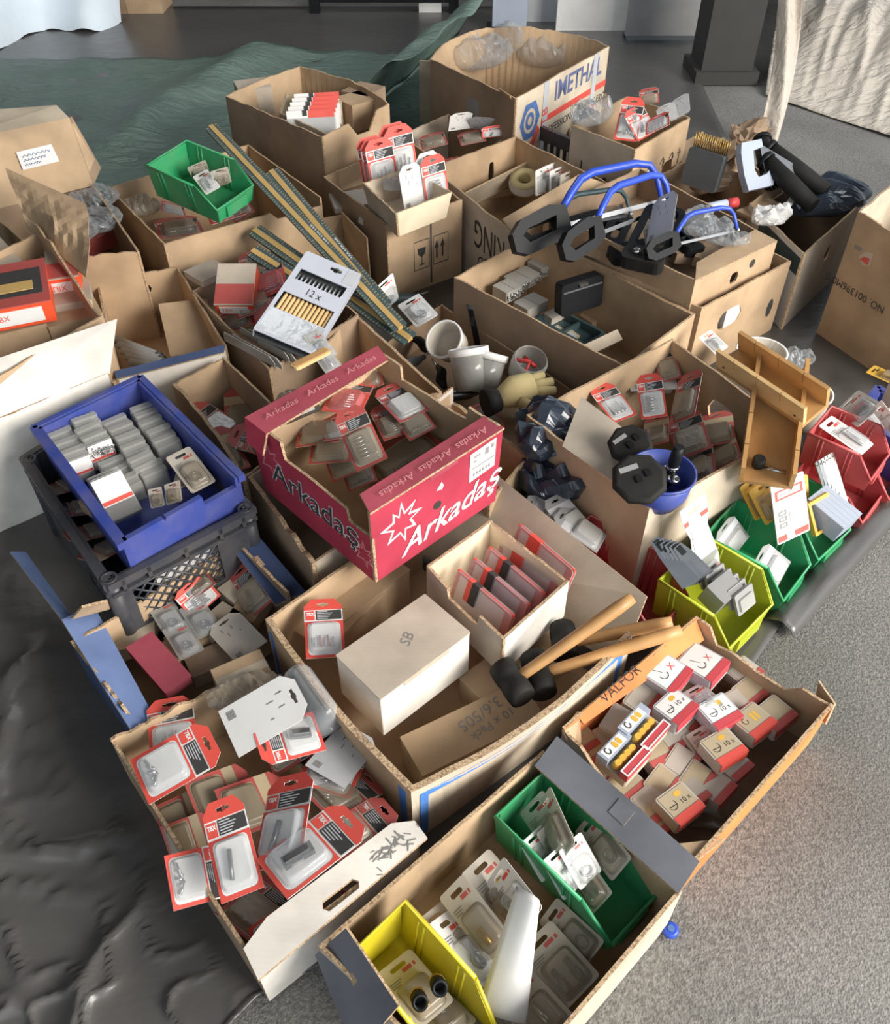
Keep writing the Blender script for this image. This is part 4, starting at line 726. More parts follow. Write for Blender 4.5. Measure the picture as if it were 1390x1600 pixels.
# dark tool carton with the tubs
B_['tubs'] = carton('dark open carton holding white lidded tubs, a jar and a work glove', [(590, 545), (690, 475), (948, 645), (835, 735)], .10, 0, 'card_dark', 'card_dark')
flap(B_['thin'], 'white_flap', P(680, 628, .22), P(708, 606, .24), P(708, 640, .17), P(690, 640, .17), ('card_white', 'card', 'edge'))
B_['behind'] = carton('brown carton behind the red fruit box with a taped corner', [(640, 690), (702, 622), (828, 712), (765, 785)], .19, .0, 'card', 'card', {'BR': dict(t=.01, jag=.006), 'RF': dict(mats=('card', 'card', 'edge'))})
decal(B_['behind'], 'RF', [[rect(.55, .3, .98, .55)]], 'card_bluedark', 'blue_tape')
# ------------------------------------------------------------------ goods in the boxes
FS = (.11, .17); PS = (.065, .11)
def C(proto, bl, br, tl, z, label, group=None, size=FS): return place(proto, frame(bl, br, tl, z, size), label, group)
def A(proto, x, y, z, ang, label, tx=0, ty=0, k=1.0, dz=0, group=None, off=(0, 0)):
    M = atc(x, y, z, ang, tx, ty, k, off); M.translation.z += dz; return place(proto, M, label, group)
F_ = {k: frame_card(k) for k in ('bits', 'rows', 'gadget', 'low', 'roll', 'mixed')}
FD = {k: frame_card(k, 'white_dusty', 'red_dusty', 'clear_dusty') for k in ('bits', 'low', 'roll', 'rows')}
FDn = frame_card('none', 'beige', 'red_dusty', 'clear_dusty', False); FR = frame_card('rows', 'pink', 'red', 'clear_red'); FT = frame_card('none', 'grey_light', 'red_dusty', 'clear_case')
FG = frame_card('none', 'grey_light', 'grey', 'clear_case', False); BK = back_card('white'); BKg = back_card('grey_light')
# front carton: red framed cards
C(FDn, (238, 1262), (262, 1328), (312, 1228), .09, 'dusty red framed card with an empty blister, near wall of the front carton')
C(FDn, (250, 1292), (268, 1346), (322, 1266), .10, 'small brown dusty card wedged just below the shiny empty blister in the front carton')
C(FDn, (286, 1222), (318, 1302), (378, 1190), .115, 'red bordered tan backed card behind the upright main card, left of two')
C(FDn, (334, 1235), (366, 1312), (432, 1203), .125, 'red bordered card with plain tan back, overlapping its twin behind the upright main card')
C(FD['low'], (335, 1428), (402, 1482), (424, 1362), .075, 'dark glossy blister lying low under the big upright red card')
C(FD['bits'], (455, 1395), (500, 1450), (535, 1330), .07, 'dusty red card mostly hidden under the white backed clamp card')
C(FD['roll'], (400, 1150), (430, 1215), (465, 1110), .10, 'dusty card lying beneath the blank white card back')
C(FD['low'], (470, 1235), (520, 1285), (560, 1190), .11, 'dusty card with red edge deep in the corner by the blue lined carton')
C(F_['bits'], (236, 1202), (312, 1186), (229, 1098), .13, 'red headed card at the rear rim of the front carton, only its head showing')
C(F_['low'], (203, 1188), (233, 1258), (318, 1122), .165, 'red blister card with small loose fittings, lying sideways near the torn rear corner')
C(F_['low'], (256, 1338), (271, 1424), (350, 1316), .162, 'red blister card lying sideways over the near edge, with dark fittings')
C(BK, (341, 1112), (373, 1184), (452, 1046), .175, 'blank white card back with a barcode, sunlit, at the rear of the front carton')
C(F_['gadget'], (510, 1172), (488, 1112), (412, 1198), .15, 'red edged card lying on its side just below the blank white card back')
C(BKg, (476, 1196), (538, 1232), (535, 1128), .14, 'grey card back with a hang slot leaning on the wall of the big middle carton')
C(F_['low'], (462, 1222), (545, 1250), (500, 1150), .125, 'clear blister with round fittings in front of the grey card back')
C(F_['roll'], (395, 1362), (470, 1348), (424, 1218), .165, 'red blister card standing upright between the main card and the clamp card')
C(F_['roll'], (346, 1413), (413, 1386), (310, 1262), .172, 'large red blister card upright in the middle of the front carton, bright empty blister')
C(FD['bits'], (492, 1300), (528, 1348), (592, 1240), .135, 'red card wrapped in silvery film leaning towards the large middle carton')
C(FD['low'], (504, 1352), (535, 1402), (600, 1292), .105, 'dusty red blister card tucked beside the white folded rim')
C(F_['gadget'], (400, 1344), (449, 1406), (530, 1250), .188, 'red blister card with a dark metal clamp on white, topmost in the front carton')
C(F_['roll'], (386, 1452), (414, 1512), (490, 1384), .105, 'red framed card with pale blister lowest in the front carton, next to the white rim')
place(('blister_shell', 'blister', [part('shell', dome(-.07, -.028, .07, .028, 0, .05, 'clear', .02, .02)), part('backing', MB().box((-.075, -.033, -.002), (.075, .033, 0)).mesh('bk', 'dark_grey'))]), atc(488, 1098, .15, -55, 0, 0), 'clear glossy curved plastic shell beside the blank white card back')
place(('plastic_bag', 'bag', [part('bag_skin', bag(5, 'clear_dusty', .14, .08, .03))]), atc(385, 1085, .14, 20), 'dusty clear film lying at the rear of the front carton beside the tan packs')
A(small_box('card', .1, .075, .05, (('tape', 'card_light', (-.05, -.01, .0502), (.05, .01, .0506)),)), 378, 1052, .14, 30, 'small plain tan carton between the blue lined carton and the blank white card', dz=-.05)
# front middle carton
put_bin('bin_yellow', 'bright yellow storage bin in the front middle carton', (548, 1486), (632, 1406), (690, 1680), (.16, .16, .155), .12, .35)
put_bin('bin_green', 'green storage bin with peg cards beside the dark grey folded rim', (772, 1274), (855, 1198), (946, 1472), .142, .11, .4)
PC = {k: peg_card('white_dusty', k) for k in ('sockets', 'ring', 'rod', 'brass')}; PW = {k: peg_card('white', k, red='red', cl='clear') for k in ('sockets', 'ring', 'rod')}; PY = peg_card('yellow_print', 'brass', red='ink')
def K(proto, tl, tr, bl, z, label):                    # peg cards given by their top edge and lower left corner
    br = (bl[0] + tr[0] - tl[0], bl[1] + tr[1] - tl[1]); return C(proto, bl, br, tl, z, label, size=PS)
K(PC['sockets'], (650, 1440), (690, 1402), (726, 1540), .07, 'beige peg card with metal sockets, nearest the yellow bin of three in a fan')
K(PC['brass'], (685, 1404), (724, 1364), (762, 1504), .075, 'beige peg card with a brass fitting, middle of the fan of three')
K(PC['rod'], (720, 1366), (764, 1320), (800, 1464), .08, 'beige peg card with a steel rod, top of the fan of three')
K(PW['ring'], (670, 1444), (700, 1416), (752, 1545), .09, 'cleaner white peg card leaning at the yellow bin')
K(PY, (733, 1424), (764, 1362), (800, 1470), .10, 'yellow peg card standing between the beige fan and the folded white paper')
K(PW['sockets'], (760, 1380), (790, 1335), (818, 1462), .115, 'pale grey peg card with printed symbols leaning on the green bin')
K(PC['sockets'], (808, 1488), (862, 1432), (884, 1580), .06, 'large brown peg card with two grey cylinders, nearest the concrete side')
K(PC['rod'], (775, 1560), (825, 1500), (850, 1650), .05, 'brown peg card with a single grey rod, at the bottom edge of the picture')
K(PC['ring'], (842, 1440), (872, 1398), (915, 1512), .045, 'brown peg card under the green bin with a round fitting')
K(PC['sockets'], (690, 1560), (742, 1515), (760, 1650), .05, 'brown peg card lying under the end of the yellow bin')
K(PC['brass'], (585, 1525), (640, 1478), (655, 1610), .10, 'beige peg card with bolts inside the yellow bin')
K(PC['ring'], (612, 1560), (668, 1515), (690, 1640), .085, 'peg card with rings deeper inside the yellow bin')
for k, (x, y) in enumerate(((652, 1556), (682, 1534))):
    b = MB(); b.lathe([(.012, 0), (.012, .03), (.008, .03), (.008, .012)], 14); h = MB(); h.lathe([(.0125, .0), (.0125, .006)], 14)
    place(('socket', 'socket', [part('socket_body', b.mesh('so', 'black_plastic')), part('ring', h.mesh('rg', 'brass'))]), atc(x, y, .12, 0, 35, 10), ('dark socket with a brass ring in the yellow bin, the nearer', 'dark socket with a brass ring in the yellow bin, the farther')[k])
def paper_fn(u, v):
    p0 = P(806, 1384, .20).lerp(P(843, 1412, .19), u); p1 = P(745, 1580, .07).lerp(P(822, 1600, .06), u); p = p0.lerp(p1, v); p += Vector((.3, -.3, .5)).normalized() * .022 * math.sin(math.pi*u) * (1 - .4*v); return p
thing('folded_paper', 'folded white paper strip standing in the front middle carton', 'paper', None, None, surf('paper', paper_fn, 10, 16, 'white', True, .001))
K(PC['sockets'], (812, 1270), (850, 1232), (860, 1345), .10, 'dusty grey peg card at the back wall inside the green bin')
K(PC['rod'], (838, 1262), (862, 1228), (875, 1350), .11, 'peg card with a white edge leaning in the back of the green bin')
for k, (x, y, z, nm) in enumerate(((812, 1318, .125, 'rearmost'), (838, 1302, .13, 'second'), (846, 1346, .135, 'third'), (872, 1330, .14, 'foremost'))):
    K((PW['sockets'], PC['rod'], PW['rod'], PW['ring'])[k], (x, y), (x+34, y-32), (x+34, y+62), (z-.05, z-.05, z), '%s of the white peg cards standing slanted in the green bin' % nm)
K(PC['ring'], (898, 1300), (930, 1262), (956, 1378), .085, 'brown peg card with a round knob in the green bin beside the grey rim')
K(PC['sockets'], (880, 1360), (912, 1325), (925, 1430), .07, 'brown peg card with dark sockets lowest in the green bin')
# orange tray: small packs
T10 = small_pack('ten'); T10d = small_pack('ten', 'beige', 'red'); TH = small_pack('hook', W_=.058, D_=.062); TN = small_pack('nine', 'beige', 'red'); TP = small_pack('plain', 'white_dusty', 'red_dusty'); TPb = small_pack('plain', 'beige', 'red_dusty'); OP = open_pack()
u0 = 40
low = [(925, 1185, TPb), (950, 1160, TP), (975, 1128, TPb), (1003, 1098, TP), (940, 1215, TP), (975, 1235, TPb), (1010, 1262, TP), (1030, 1232, TPb), (1060, 1200, TP), (1020, 1185, TPb), (1085, 1225, TPb), (1115, 1240, TP), (1050, 1160, TP), (1090, 1170, TPb), (1140, 1110, TP), (1165, 1090, TPb), (1160, 1060, TP), (1000, 1285, TPb)]
ORD = 'first second third fourth fifth sixth seventh eighth ninth tenth eleventh twelfth thirteenth fourteenth fifteenth sixteenth seventeenth eighteenth nineteenth twentieth'.split()
low += [(985, 1175, TP), (1070, 1130, TPb), (1098, 1110, TP), (1040, 1100, TPb), (1030, 1285, TPb), (1075, 1250, TP), (905, 1168, TPb), (1140, 1205, TP)]
low.sort(key=lambda q: (q[0] - 880)**2 + (q[1] - 1140)**2); ORD += ['twenty-first', 'twenty-second', 'twenty-third', 'twenty-fourth', 'twenty-fifth', 'twenty-sixth']
for k, (x, y, p) in enumerate(low):
    A(p, x, y, .045, u0 + random.uniform(-14, 14), 'dusty tan pack low in the orange tray, %s from the corner by the middle carton' % ORD[k], random.uniform(-6, 6), random.uniform(-6, 6), 1.12, group='dusty packs in the lower layer of the orange tray')
for x, y, z, p, a, l in ((1036, 1062, .085, TH, 48, 'white brush drawing pack with red cross, nearer the orange lettered rim'), (1094, 1050, .08, TH, 47, 'white brush drawing pack with red cross, against the far wall'),
    (1052, 1118, .085, T10, 42, 'white pack with a half moon drawing, in the orange tray touching the peg card'), (1118, 1124, .08, T10, 30, 'white pack with a half moon drawing, in front of the two brush packs'),
    (1125, 1180, .075, T10d, 30, 'tan pack with a half moon drawing, near the middle of the orange tray'), (1056, 1268, .07, T10d, 36, 'tan pack with a half moon drawing, nearest the dark grey rim'),
    (1172, 1140, .065, TN, 36, 'tan pack with two dark pieces and a long red band, nearest the concrete'), (1205, 1128, .055, TPb, 36, 'tan pack with a dark red end, half under the long red banded pack'),
    (1000, 1150, .09, OP, 46, 'open ended pack with yellow pieces and pale blue label, the farther of two'), (970, 1192, .09, OP, 46, 'open ended pack with yellow pieces and pale blue label, the nearer of two'),
    (1000, 1105, .06, TP, 52, 'dusty pack with a red stripe below the white brush packs'), (965, 1142, .06, TP, 54, 'dusty pack with a red printed corner along the orange inner rim')):
    A(p, x, y, z, a, l, random.uniform(-5, 5), random.uniform(-5, 5), 1.28)
K(PW['ring'], (1064, 1084), (1100, 1064), (1095, 1122), .10, 'white peg card with a hang slot lying across the brush packs in the orange tray')
K(PC['ring'], (1070, 1150), (1100, 1132), (1105, 1195), .08, 'grey peg card with a hang slot between the half moon packs')
def scrap_fn(u, v): p = P(1072 + 55*u + 12*math.sin(v*5), 1292 - 45*v + 8*u, .012); p.z += .006*math.sin(u*4 + v*5); return p
thing('plastic_scrap', 'scrap of clear plastic on the bare floor of the orange tray', 'scrap', None, None, surf('scrap', scrap_fn, 8, 6, 'clear_dusty', True, .001))
# big middle carton
def solid(label, bl, br, tl, z, h, mat, name='plain_carton', extra=None, cat='carton', dark=None):
    """closed carton given by three corners of its top face"""
    zs = z if isinstance(z, tuple) else (z, z, z); a, b_, c = P(*bl, zs[0]), P(*br, zs[1]), P(*tl, zs[2]); M = axes(a, b_ - a, c - a); w = (b_ - a).length; d = (c - a).dot(Vector((M[0][1], M[1][1], M[2][1])))
    o = thing(name, label, cat, M); b = MB(); b.prism([rrect(0, 0, w, d, .0015, 1)], -h, -.003); link('carton_body', b.mesh('body', mat), o); b = MB(); b.prism([rrect(-.001, -.001, w+.001, d+.001, .0015, 1)], -.003, 0); link('lid', b.mesh('lid', dark or mat), o)
    return o, w, d
o, w, d = solid('closed pale carton with a pencil mark on its lid, in the middle carton', (594, 1092), (734, 988), (516, 1030), .205, .12, 'card_white', 'plain_carton', dark='card_grey')
link('pencil_mark', word('SB', .03, 'ink_grey', .2), o, Matrix.Translation((w*.55, d*.52, .0006)) @ Matrix.Rotation(.5, 4, 'Z')); b = MB(); b.box((w*.25, -.0015, -.012), (w*.75, -.0002, -.001)); link('tuck_flap', b.mesh('tf', 'card_light'), o)
o, w, d = solid('flat carton with handwritten numbers lying under the pencil marked carton', (660, 1212), (850, 1118), (612, 1158), .09, .08, 'card_light', 'plain_carton', dark='card')
link('handwriting', word('3.6/505', .034, 'ink_grey', .1), o, Matrix.Translation((w*.60, d*.70, .0006)) @ Matrix.Rotation(math.radians(190), 4, 'Z')); link('handwriting', word('10 x Pack', .026, 'ink_grey', .1), o, Matrix.Translation((w*.64, d*.36, .0006)) @ Matrix.Rotation(math.radians(190), 4, 'Z'))
solid('second flat carton beneath the mallet heads', (770, 1110), (900, 1010), (730, 1050), .08, .07, 'card', 'plain_carton', dark='card')
solid('tan board insert lying flat at the back of the middle carton', (455, 985), (545, 900), (600, 930), .10, .006, 'card', 'board_insert', cat='board')
solid('tan inner carton half hidden under the red fruit box', (530, 975), (640, 890), (470, 930), .11, .10, 'card', 'plain_carton', dark='card')
C(F_['mixed'], (478, 1030), (540, 1026), (474, 938), .165, 'red blister card with mixed screws lying flat on the tan board of the middle carton')
# small tray with upright red packs
tr = carton('small white tray of upright red and clear packs beside the pencil marked carton', [(666, 884), (766, 812), (889, 908), (786, 1000)], .21, .10, 'card_grey', 'card_cream', {'RF': dict(mats=('card_white', 'card_cream', 'edge'), jag=.001), 'LB': dict(mats=('card_grey', 'card_cream', 'edge'), jag=.001), 'FL': dict(prof=[(0, 0), (.3, 0), (.32, -.035), (.7, -.035), (.72, -.01), (1, 0)], jag=.001)}, name='carton_tray', cat='tray')
Mq = Matrix()
for k in range(5):
    x, y = 712 + 24*k, 912 - 18*k; cl = [P(x - 12, y - 12, .19), P(x + 74, y + 62, .19)]
    X = (cl[1] - cl[0]).normalized(); M = axes(cl[0] - Vector((0, 0, .085)), X, Vector((.25, .25, 1))); w, h = (cl[1]-cl[0]).length, .09
    o = thing('clear_pack', ('%s clear red edged pack in the small tray, counted from the pencil marked carton' % ('first', 'second', 'third', 'fourth', 'fifth')[k]), 'pack', M)
    b = MB(); b.prism([rrect(0, 0, w, h, .008, 2)], -.006, .006); link('shell', b.mesh('sh', 'clear'), o); b = MB(); b.prism([rect(0, 0, w, h), rect(.007, .007, w-.02, h-.007)[::-1]], -.003, .003); link('red_edge', b.mesh('re', 'red'), o)
    b = MB(); b.prism([rect(.008, .008, w-.022, h-.008)], -.001, .001); link('backing_card', b.mesh('bc', 'pale_pink'), o); b = MB(); b.box((w*.30, h*.45, -.0065), (w*.42, h*1.005, .0065)); link('black_band', b.mesh('bb', 'ink' if k < 3 else 'red'), o); b = MB(); b.box((w*.22, h*.45, -.0065), (w*.30, h*1.005, .0065)); link('red_band', b.mesh('bb', 'red'), o)
# mallets
def mallet(label, h0, h1, e0, e1, zh, ze):
    a, c = P(*h0, zh), P(*h1, zh); m_ = (a + c)/2; ax = (c - a); L = ax.length; ax.normalize(); o = thing('rubber_mallet', label, 'mallet', m_); r = .027
    b = MB(); pr = []
    for k, (s, q) in enumerate(((-.5, .75), (-.48, .95), (-.3, 1), (-.12, 1.0), (-.1, .96), (.1, .96), (.12, 1.0), (.3, 1), (.48, .95), (.5, .75))): pr.append((s*L, q*r))
    b.tube([ax*s for s, q in pr], [q for s, q in pr], 18); link('mallet_head', b.mesh('head', 'black_rubber'), o)
    p0, p1 = P(*e0, zh + .012) - m_, P(*e1, ze) - m_; p0 = p0*.35; b = MB(); n = 8; b.tube([p0.lerp(p1, k/n) for k in range(n+1)], [.011, .0112, .0115, .012, .0125, .013, .0132, .0132, .011], 12); link('handle', b.mesh('handle', 'wood_handle'), o)
mallet('black rubber mallet with its handle towards the red bin, nearest to the pencil marked carton', (782, 1040), (818, 1092), (815, 1055), (988, 934), .15, .26)
mallet('black rubber mallet whose handle ends over the orange tray, middle of three', (832, 1024), (850, 1085), (862, 1048), (1064, 985), .14, .22)
mallet('black rubber mallet lying behind the other two, against the leaning wall', (878, 978), (884, 1028), (890, 1010), (1050, 972), .12, .20)
# red fruit box
Zr = .33
C(FT, (625, 662), (672, 640), (580, 614), Zr, 'grey clear blister card lying at the far side of the red fruit box')
C(FR, (502, 642), (562, 650), (532, 588), Zr+.01, 'pink tinted blister card with a white lower edge in the red fruit box')
C(FD['rows'], (558, 738), (606, 716), (520, 648), Zr, 'dusty red headed card lying steeply in the middle of the red fruit box')
C(FDn, (482, 726), (548, 722), (488, 676), Zr-.03, 'grey dusty blister lying at the near wall of the red fruit box')
C(FDn, (462, 700), (530, 690), (468, 650), Zr-.03, 'grey dusty blister under the silver strips in the red fruit box')
C(FD['low'], (640, 690), (682, 668), (610, 645), Zr-.02, 'dusty red blister card under the grey clear one in the red fruit box')
C(FD['bits'], (600, 650), (630, 680), (640, 610), Zr-.035, 'dark dusty card in the middle of the red fruit box below the pink one')
C(FD['roll'], (560, 618), (600, 600), (548, 575), Zr-.01, 'red edged card end sticking out behind the pink blister')
C(FDn, (520, 755), (565, 735), (500, 705), Zr-.06, 'dark dusty card deepest in the near corner of the red fruit box')
C(FDn, (600, 770), (700, 700), (560, 720), Zr-.09, 'brown card lying flat on the floor of the red fruit box')
C(FDn, (660, 720), (720, 690), (630, 680), Zr-.08, 'brown card with dust on the floor of the red fruit box, far corner')
for bl, br, tl, z, p, l in (((600, 690), (648, 672), (575, 640), .30, FD['rows'], 'dusty card lying below the grey clear one, middle of the red fruit box'), ((545, 770), (590, 750), (530, 725), .26, FD['low'], 'dark red dusty card in the near corner of the red fruit box'), ((468, 680), (500, 668), (455, 655), .30, FD['bits'], 'brown dusty card end below the silver strips'), ((655, 668), (692, 655), (640, 640), .28, FDn, 'reddish tan card at the far wall of the red fruit box'), ((505, 690), (560, 680), (498, 655), .315, FT, 'grey clear card half under the pink blister'), ((620, 745), (672, 722), (600, 712), .25, FDn, 'flat tan dusty card near the front wall of the red fruit box')):
    C(p, bl, br, tl, z, l)
for k, (a, c, l) in enumerate((((438, 652), (514, 606), 'bright silver metal strip lying slanted in the red fruit box, upper of two'), ((446, 664), (502, 640), 'silver metal strip lying slanted in the red fruit box, lower of two'))):
    p, q = P(*a, Zr+.035), P(*c, Zr+.05); M = axes(p, q-p, Vector((-.5, .5, .4))); b = MB(); b.prism([rrect(0, 0, (q-p).length, .022, .004, 2)], -.002, .002); h = MB(); h.box((.012, .006, .0021), ((q-p).length-.012, .016, .0032)); place(('metal_strip', 'metal strip', [part('strip', b.mesh('st', 'steel')), part('groove', h.mesh('gr', 'grey_light'))]), M, l)
place(('plastic_bag', 'bag', [part('bag_skin', bag(8, 'clear_dusty', .10, .06, .03))]), atc(455, 635, Zr, 40), 'grey plastic wrap at the far corner of the red fruit box')
# blue crate: clear cases
def case_col(pts, ang, word_, labelled=(), z=.285):
    for k, (x, y) in enumerate(pts):
        p = CL if k in labelled else CC; A(p, x, y, z, ang, '%s clear case %s' % (('first', 'second', 'third', 'fourth', 'fifth', 'sixth')[k], word_), random.uniform(-5, 1), random.uniform(-3, 3), 1.0, dz=-.075)
CC, CL = clear_case(False), clear_case(True, 'grey_light')
case_col([(86, 664), (93, 678), (101, 692), (112, 706)], 38, 'from the far end, near side row of the blue crate', (3,), .29)
case_col([(124, 643), (131, 655), (139, 668), (149, 682)], 38, 'from the far end, second row of the blue crate', (3,), .295)
case_col([(182, 657), (190, 669), (199, 682), (209, 697), (222, 714)], 38, 'from the far end, middle row of the blue crate', (), .275)
case_col([(221, 637), (229, 648), (237, 659), (247, 672), (259, 686)], 38, 'from the far end, far side row of the blue crate', (), .275)
case_col([(176, 722), (187, 735), (198, 748), (236, 728)], 36, 'in the short front row of the blue crate', (), .26)
A(clear_case(True, 'steel_dark', .07, .05, .11), 186, 778, .275, 38, 'large clear case with shiny fittings tilted at the front of the blue crate', -52, 0, 1.0, dz=-.06)
b = MB()
for k in range(60): x, y = random.uniform(-.024, .024), random.uniform(-.018, .018); a = random.random()*6; z = random.uniform(0, .012); b.tube([(x, y, z), (x+.009*math.cos(a), y+.009*math.sin(a), z+random.uniform(-.003, .004))], .0014, 4)
o = thing('staple_heap', 'heap of shiny loose nails in front of the labelled case in the blue crate', 'nails', atc(160, 706, .265, 38), None, b.mesh('nails', 'steel')); o['kind'] = 'stuff'
for k, (bl, br, tl, z, l) in enumerate((((236, 795), (258, 790), (232, 765), .25, 'brown pack with red stripe at the front of the blue crate, left of a pair'), ((260, 790), (285, 782), (256, 758), .25, 'brown pack with red stripe at the front of the blue crate, right of a pair'), ((300, 772), (338, 752), (258, 716), .26, 'long brown card with a rounded end in the far front corner of the blue crate'), ((268, 768), (310, 752), (275, 735), .25, 'flat brown card under the long brown card in the blue crate'))):
    K(PC['ring'] if k != 1 else PC['brass'], tl, (tl[0] + br[0] - bl[0], tl[1] + br[1] - bl[1]), bl, z, l)
solid('dull brown pack lying at the near front corner inside the blue crate', (150, 800), (178, 780), (138, 772), .25, .03, 'card_dark')
# goods in the black crate beside the blue one
for k, (x, y, p, l) in enumerate(((118, 795, FD['low'], 'dusty orange red pack standing at the side of the black crate'), (138, 832, FDn, 'brown pack in the black crate near the round corner post'), (96, 762, FDn, 'grey white pack in the black crate near the lattice'), (160, 862, FDn, 'brown flat pack at the front corner of the black crate'))):
    A(p, x, y, .20, 120 + 10*k, l, 18, 8, .55, off=(.055, .085))
# carton lined in blue
solid('thin dark red carton lying tilted in the blue lined carton', (258, 1082), (298, 1055), (200, 1010), (.115, .115, .12), .025, 'card_redtop', 'red_carton', dark='card_redtop')
C(back_card('white_dusty'), (370, 1038), (418, 1002), (322, 984), .09, 'dusty pale card back with printed blocks beside the big middle carton')
C(FD['low'], (300, 940), (338, 912), (352, 880) if 0 else (272, 905), .10, 'clear blister on a red card standing at the back of the blue lined carton')
C(F_['rows'], (302, 968), (345, 930), (330, 880), (.08, .08, .12), 'red headed blister card leaning back in the blue lined carton')
for k, (x, y) in enumerate(((250, 950), (300, 952), (272, 985))):
    K(peg_card('clear_case', 'ring', cl='clear'), (x-20, y), (x+18, y-18), (x+10, y+48), .09, 'clear hanger card in the blue lined carton, %s' % ('nearest the lattice crate', 'beside the red headed card', 'on top of the tan packs')[k])
for k, (x, y, a) in enumerate(((300, 1010, 40), (345, 985, 55), (228, 975, 20), (275, 1030, 60), (380, 930, 48), (330, 1045, 30), (395, 960, 70), (215, 1010, 15))):
    A(small_box(('card', 'card_light', 'card_dark')[k % 3], .085, .06, .035), x, y, .04, a, 'small brown carton in the blue lined carton, %s from its pale blue flap' % ORD[[3, 5, 1, 2, 6, 4, 7, 0][k]], 0, 0, 1.0, group='small brown cartons in the blue lined carton')
C(FD['roll'], (385, 975), (430, 935), (350, 905), .06, 'red dusty card under the far dark blue flap')
# deep dark carton
for k, (x, y, p, a, l) in enumerate(((330, 660, FT, 60, 'pale silvery card leaning in the deep dark carton'), (345, 705, FDn, 30, 'brown card at the bottom of the deep dark carton'), (405, 690, FD['low'], 80, 'red card at the bottom of the deep dark carton'), (380, 640, FDn, 10, 'tan flat pack at the rear of the deep dark carton'))):
    A(p, x, y, .09, a, l, 14, 0, .9, off=(.055, .085))
# carton with the hand hole
solid('flat tan carton standing in the carton with the hand hole', (266, 556), (344, 546), (238, 476), (.13, .12, .18), .04, 'card')
for k in range(5):
    b = MB(); p, q = P(180 + 6*k, 530 + 9*k, .10), P(248 + 5*k, 556 + 5*k, .11); b.tube([Vector(), q - p], .012, 10); h = MB(); h.tube([(q-p)*.97, (q-p)*1.03], .0128, 10)
    place(('grey_rod', 'rod', [part('rod', b.mesh('rod', 'grey')), part('end_cap', h.mesh('cap', 'dark_grey'))]), Matrix.Translation(p), '%s of the grey rods in the carton with the hand hole, from the back' % ('first', 'second', 'third', 'fourth', 'fifth')[k])
# packs in the left carton
def tbx_box(label, bl, br, tl, z, h, red_front=True, window=False):
    o, w, d = solid(label, bl, br, tl, z, h, 'orange_red' if red_front else 'card_grey', 'tool_pack', cat='pack', dark='red_dusty' if window else 'card_grey')
    b = MB(); b.box((w*.1, -.002, -h*.85), (w*.86, -.0005, -h*.2)); lb = link('paper_label', b.mesh('lb', 'white'), o); link('lettering', word('TBX', h*.35, 'orange_red'), lb, axes((w*.3, -.0025, -h*.5), (1, 0, 0), (0, 0, 1)))
    if window: b = MB(); b.prism([rect(w*.08, d*.2, w*.92, d*.8)], .0003, .001); link('window', b.mesh('wi', 'ink'), o); b = MB(); b.prism([rect(w*.08, d*.3, w*.8, d*.5)], .0012, .003); link('tool', b.mesh('tl', 'ruler_yellow'), o)
    else: b = MB(); b.prism([rect(0, d*.02, w, d*.5)], .0003, .001); link('red_panel', b.mesh('rp', 'red_dusty'), o)
    return o
tbx_box('long orange red pack with a window and a white label, at the left edge', (-40, 490), (78, 468), (-60, 425), .37, .06, True, True); tbx_box('orange red and grey pack with a small white label, behind the long one', (72, 438), (122, 430), (50, 395), .35, .06)
solid('grey pack with red print under the long orange red pack', (-20, 440), (45, 420), (-40, 360), .34, .1, 'card_grey'); solid('grey brown carton lying below the packs with a silver strip', (70, 480), (142, 468), (62, 452), .31, .08, 'card_grey'); solid('brown carton lying lowest before the white carton', (-30, 530), (72, 505), (-40, 470), .30, .1, 'card'); solid('brown carton lying behind the bent white flap', (75, 512), (160, 490), (70, 485), .29, .1, 'card')
# carton with the raised lid
for k, (x, y, l) in enumerate(((150, 322, 'clear bag of small parts, upper one below the raised lid'), (158, 358, 'clear glossy bag of small parts, lower one below the raised lid'), (125, 372, 'clear bag with a red card at the edge of the crumpled flap'))):
    a_ = (.16, .15, .13)[k]; place(('plastic_bag', 'bag', [part('bag_skin', bag(11 + k, 'clear_bag', a_, .14, .06)), part('small_parts', bag(21 + k, 'steel_dark', a_*.7, .09, .03, 12), Matrix.Translation((0, 0, .008)), (), None, True)]), atc(x, y, .26, 30 + 25*k), l)
solid('red edged card box under the clear bags', (120, 385), (190, 355), (105, 355), .22, .05, 'red_dusty')
# carton with the green bin
put_bin('bin_green', 'green storage bin tilted on top of an open brown carton, back left', (227, 258), (291, 219), (300, 318), (.42, .44, .39), .11, .45)
for k, (bl, br, tl, z, l) in enumerate((((322, 305), (345, 292), (302, 276), .34, 'white peg card with dark print in the tilted green bin'), ((335, 292), (362, 284), (328, 268), .34, 'grey rounded card in the tilted green bin'), ((300, 280), (328, 268), (292, 262), .34, 'dusty card at the back of the tilted green bin'))):
    C((PW['rod'], PC['sockets'], PC['rod'])[k], bl, br, tl, z, l, size=PS)
C(F_['rows'], (330, 352), (385, 335), (312, 318), .22, 'red headed blister card lying below the green bin in its brown carton'); C(FD['rows'], (368, 350), (398, 330), (340, 310), .21, 'clear blister with a row of rods below the front of the green bin'); C(FT, (252, 330), (290, 340), (248, 312), .23, 'curved grey card with a dotted roll left of the red headed blister')
C(FD['low'], (250, 375), (320, 365), (240, 345), .16, 'dark blister lying deep in the carton under the green bin'); place(('plastic_bag', 'bag', [part('bag_skin', bag(31, 'clear_dusty', .13, .11, .06))]), atc(222, 335, .2, 10), 'dusty clear bag in the corner of the carton under the green bin')
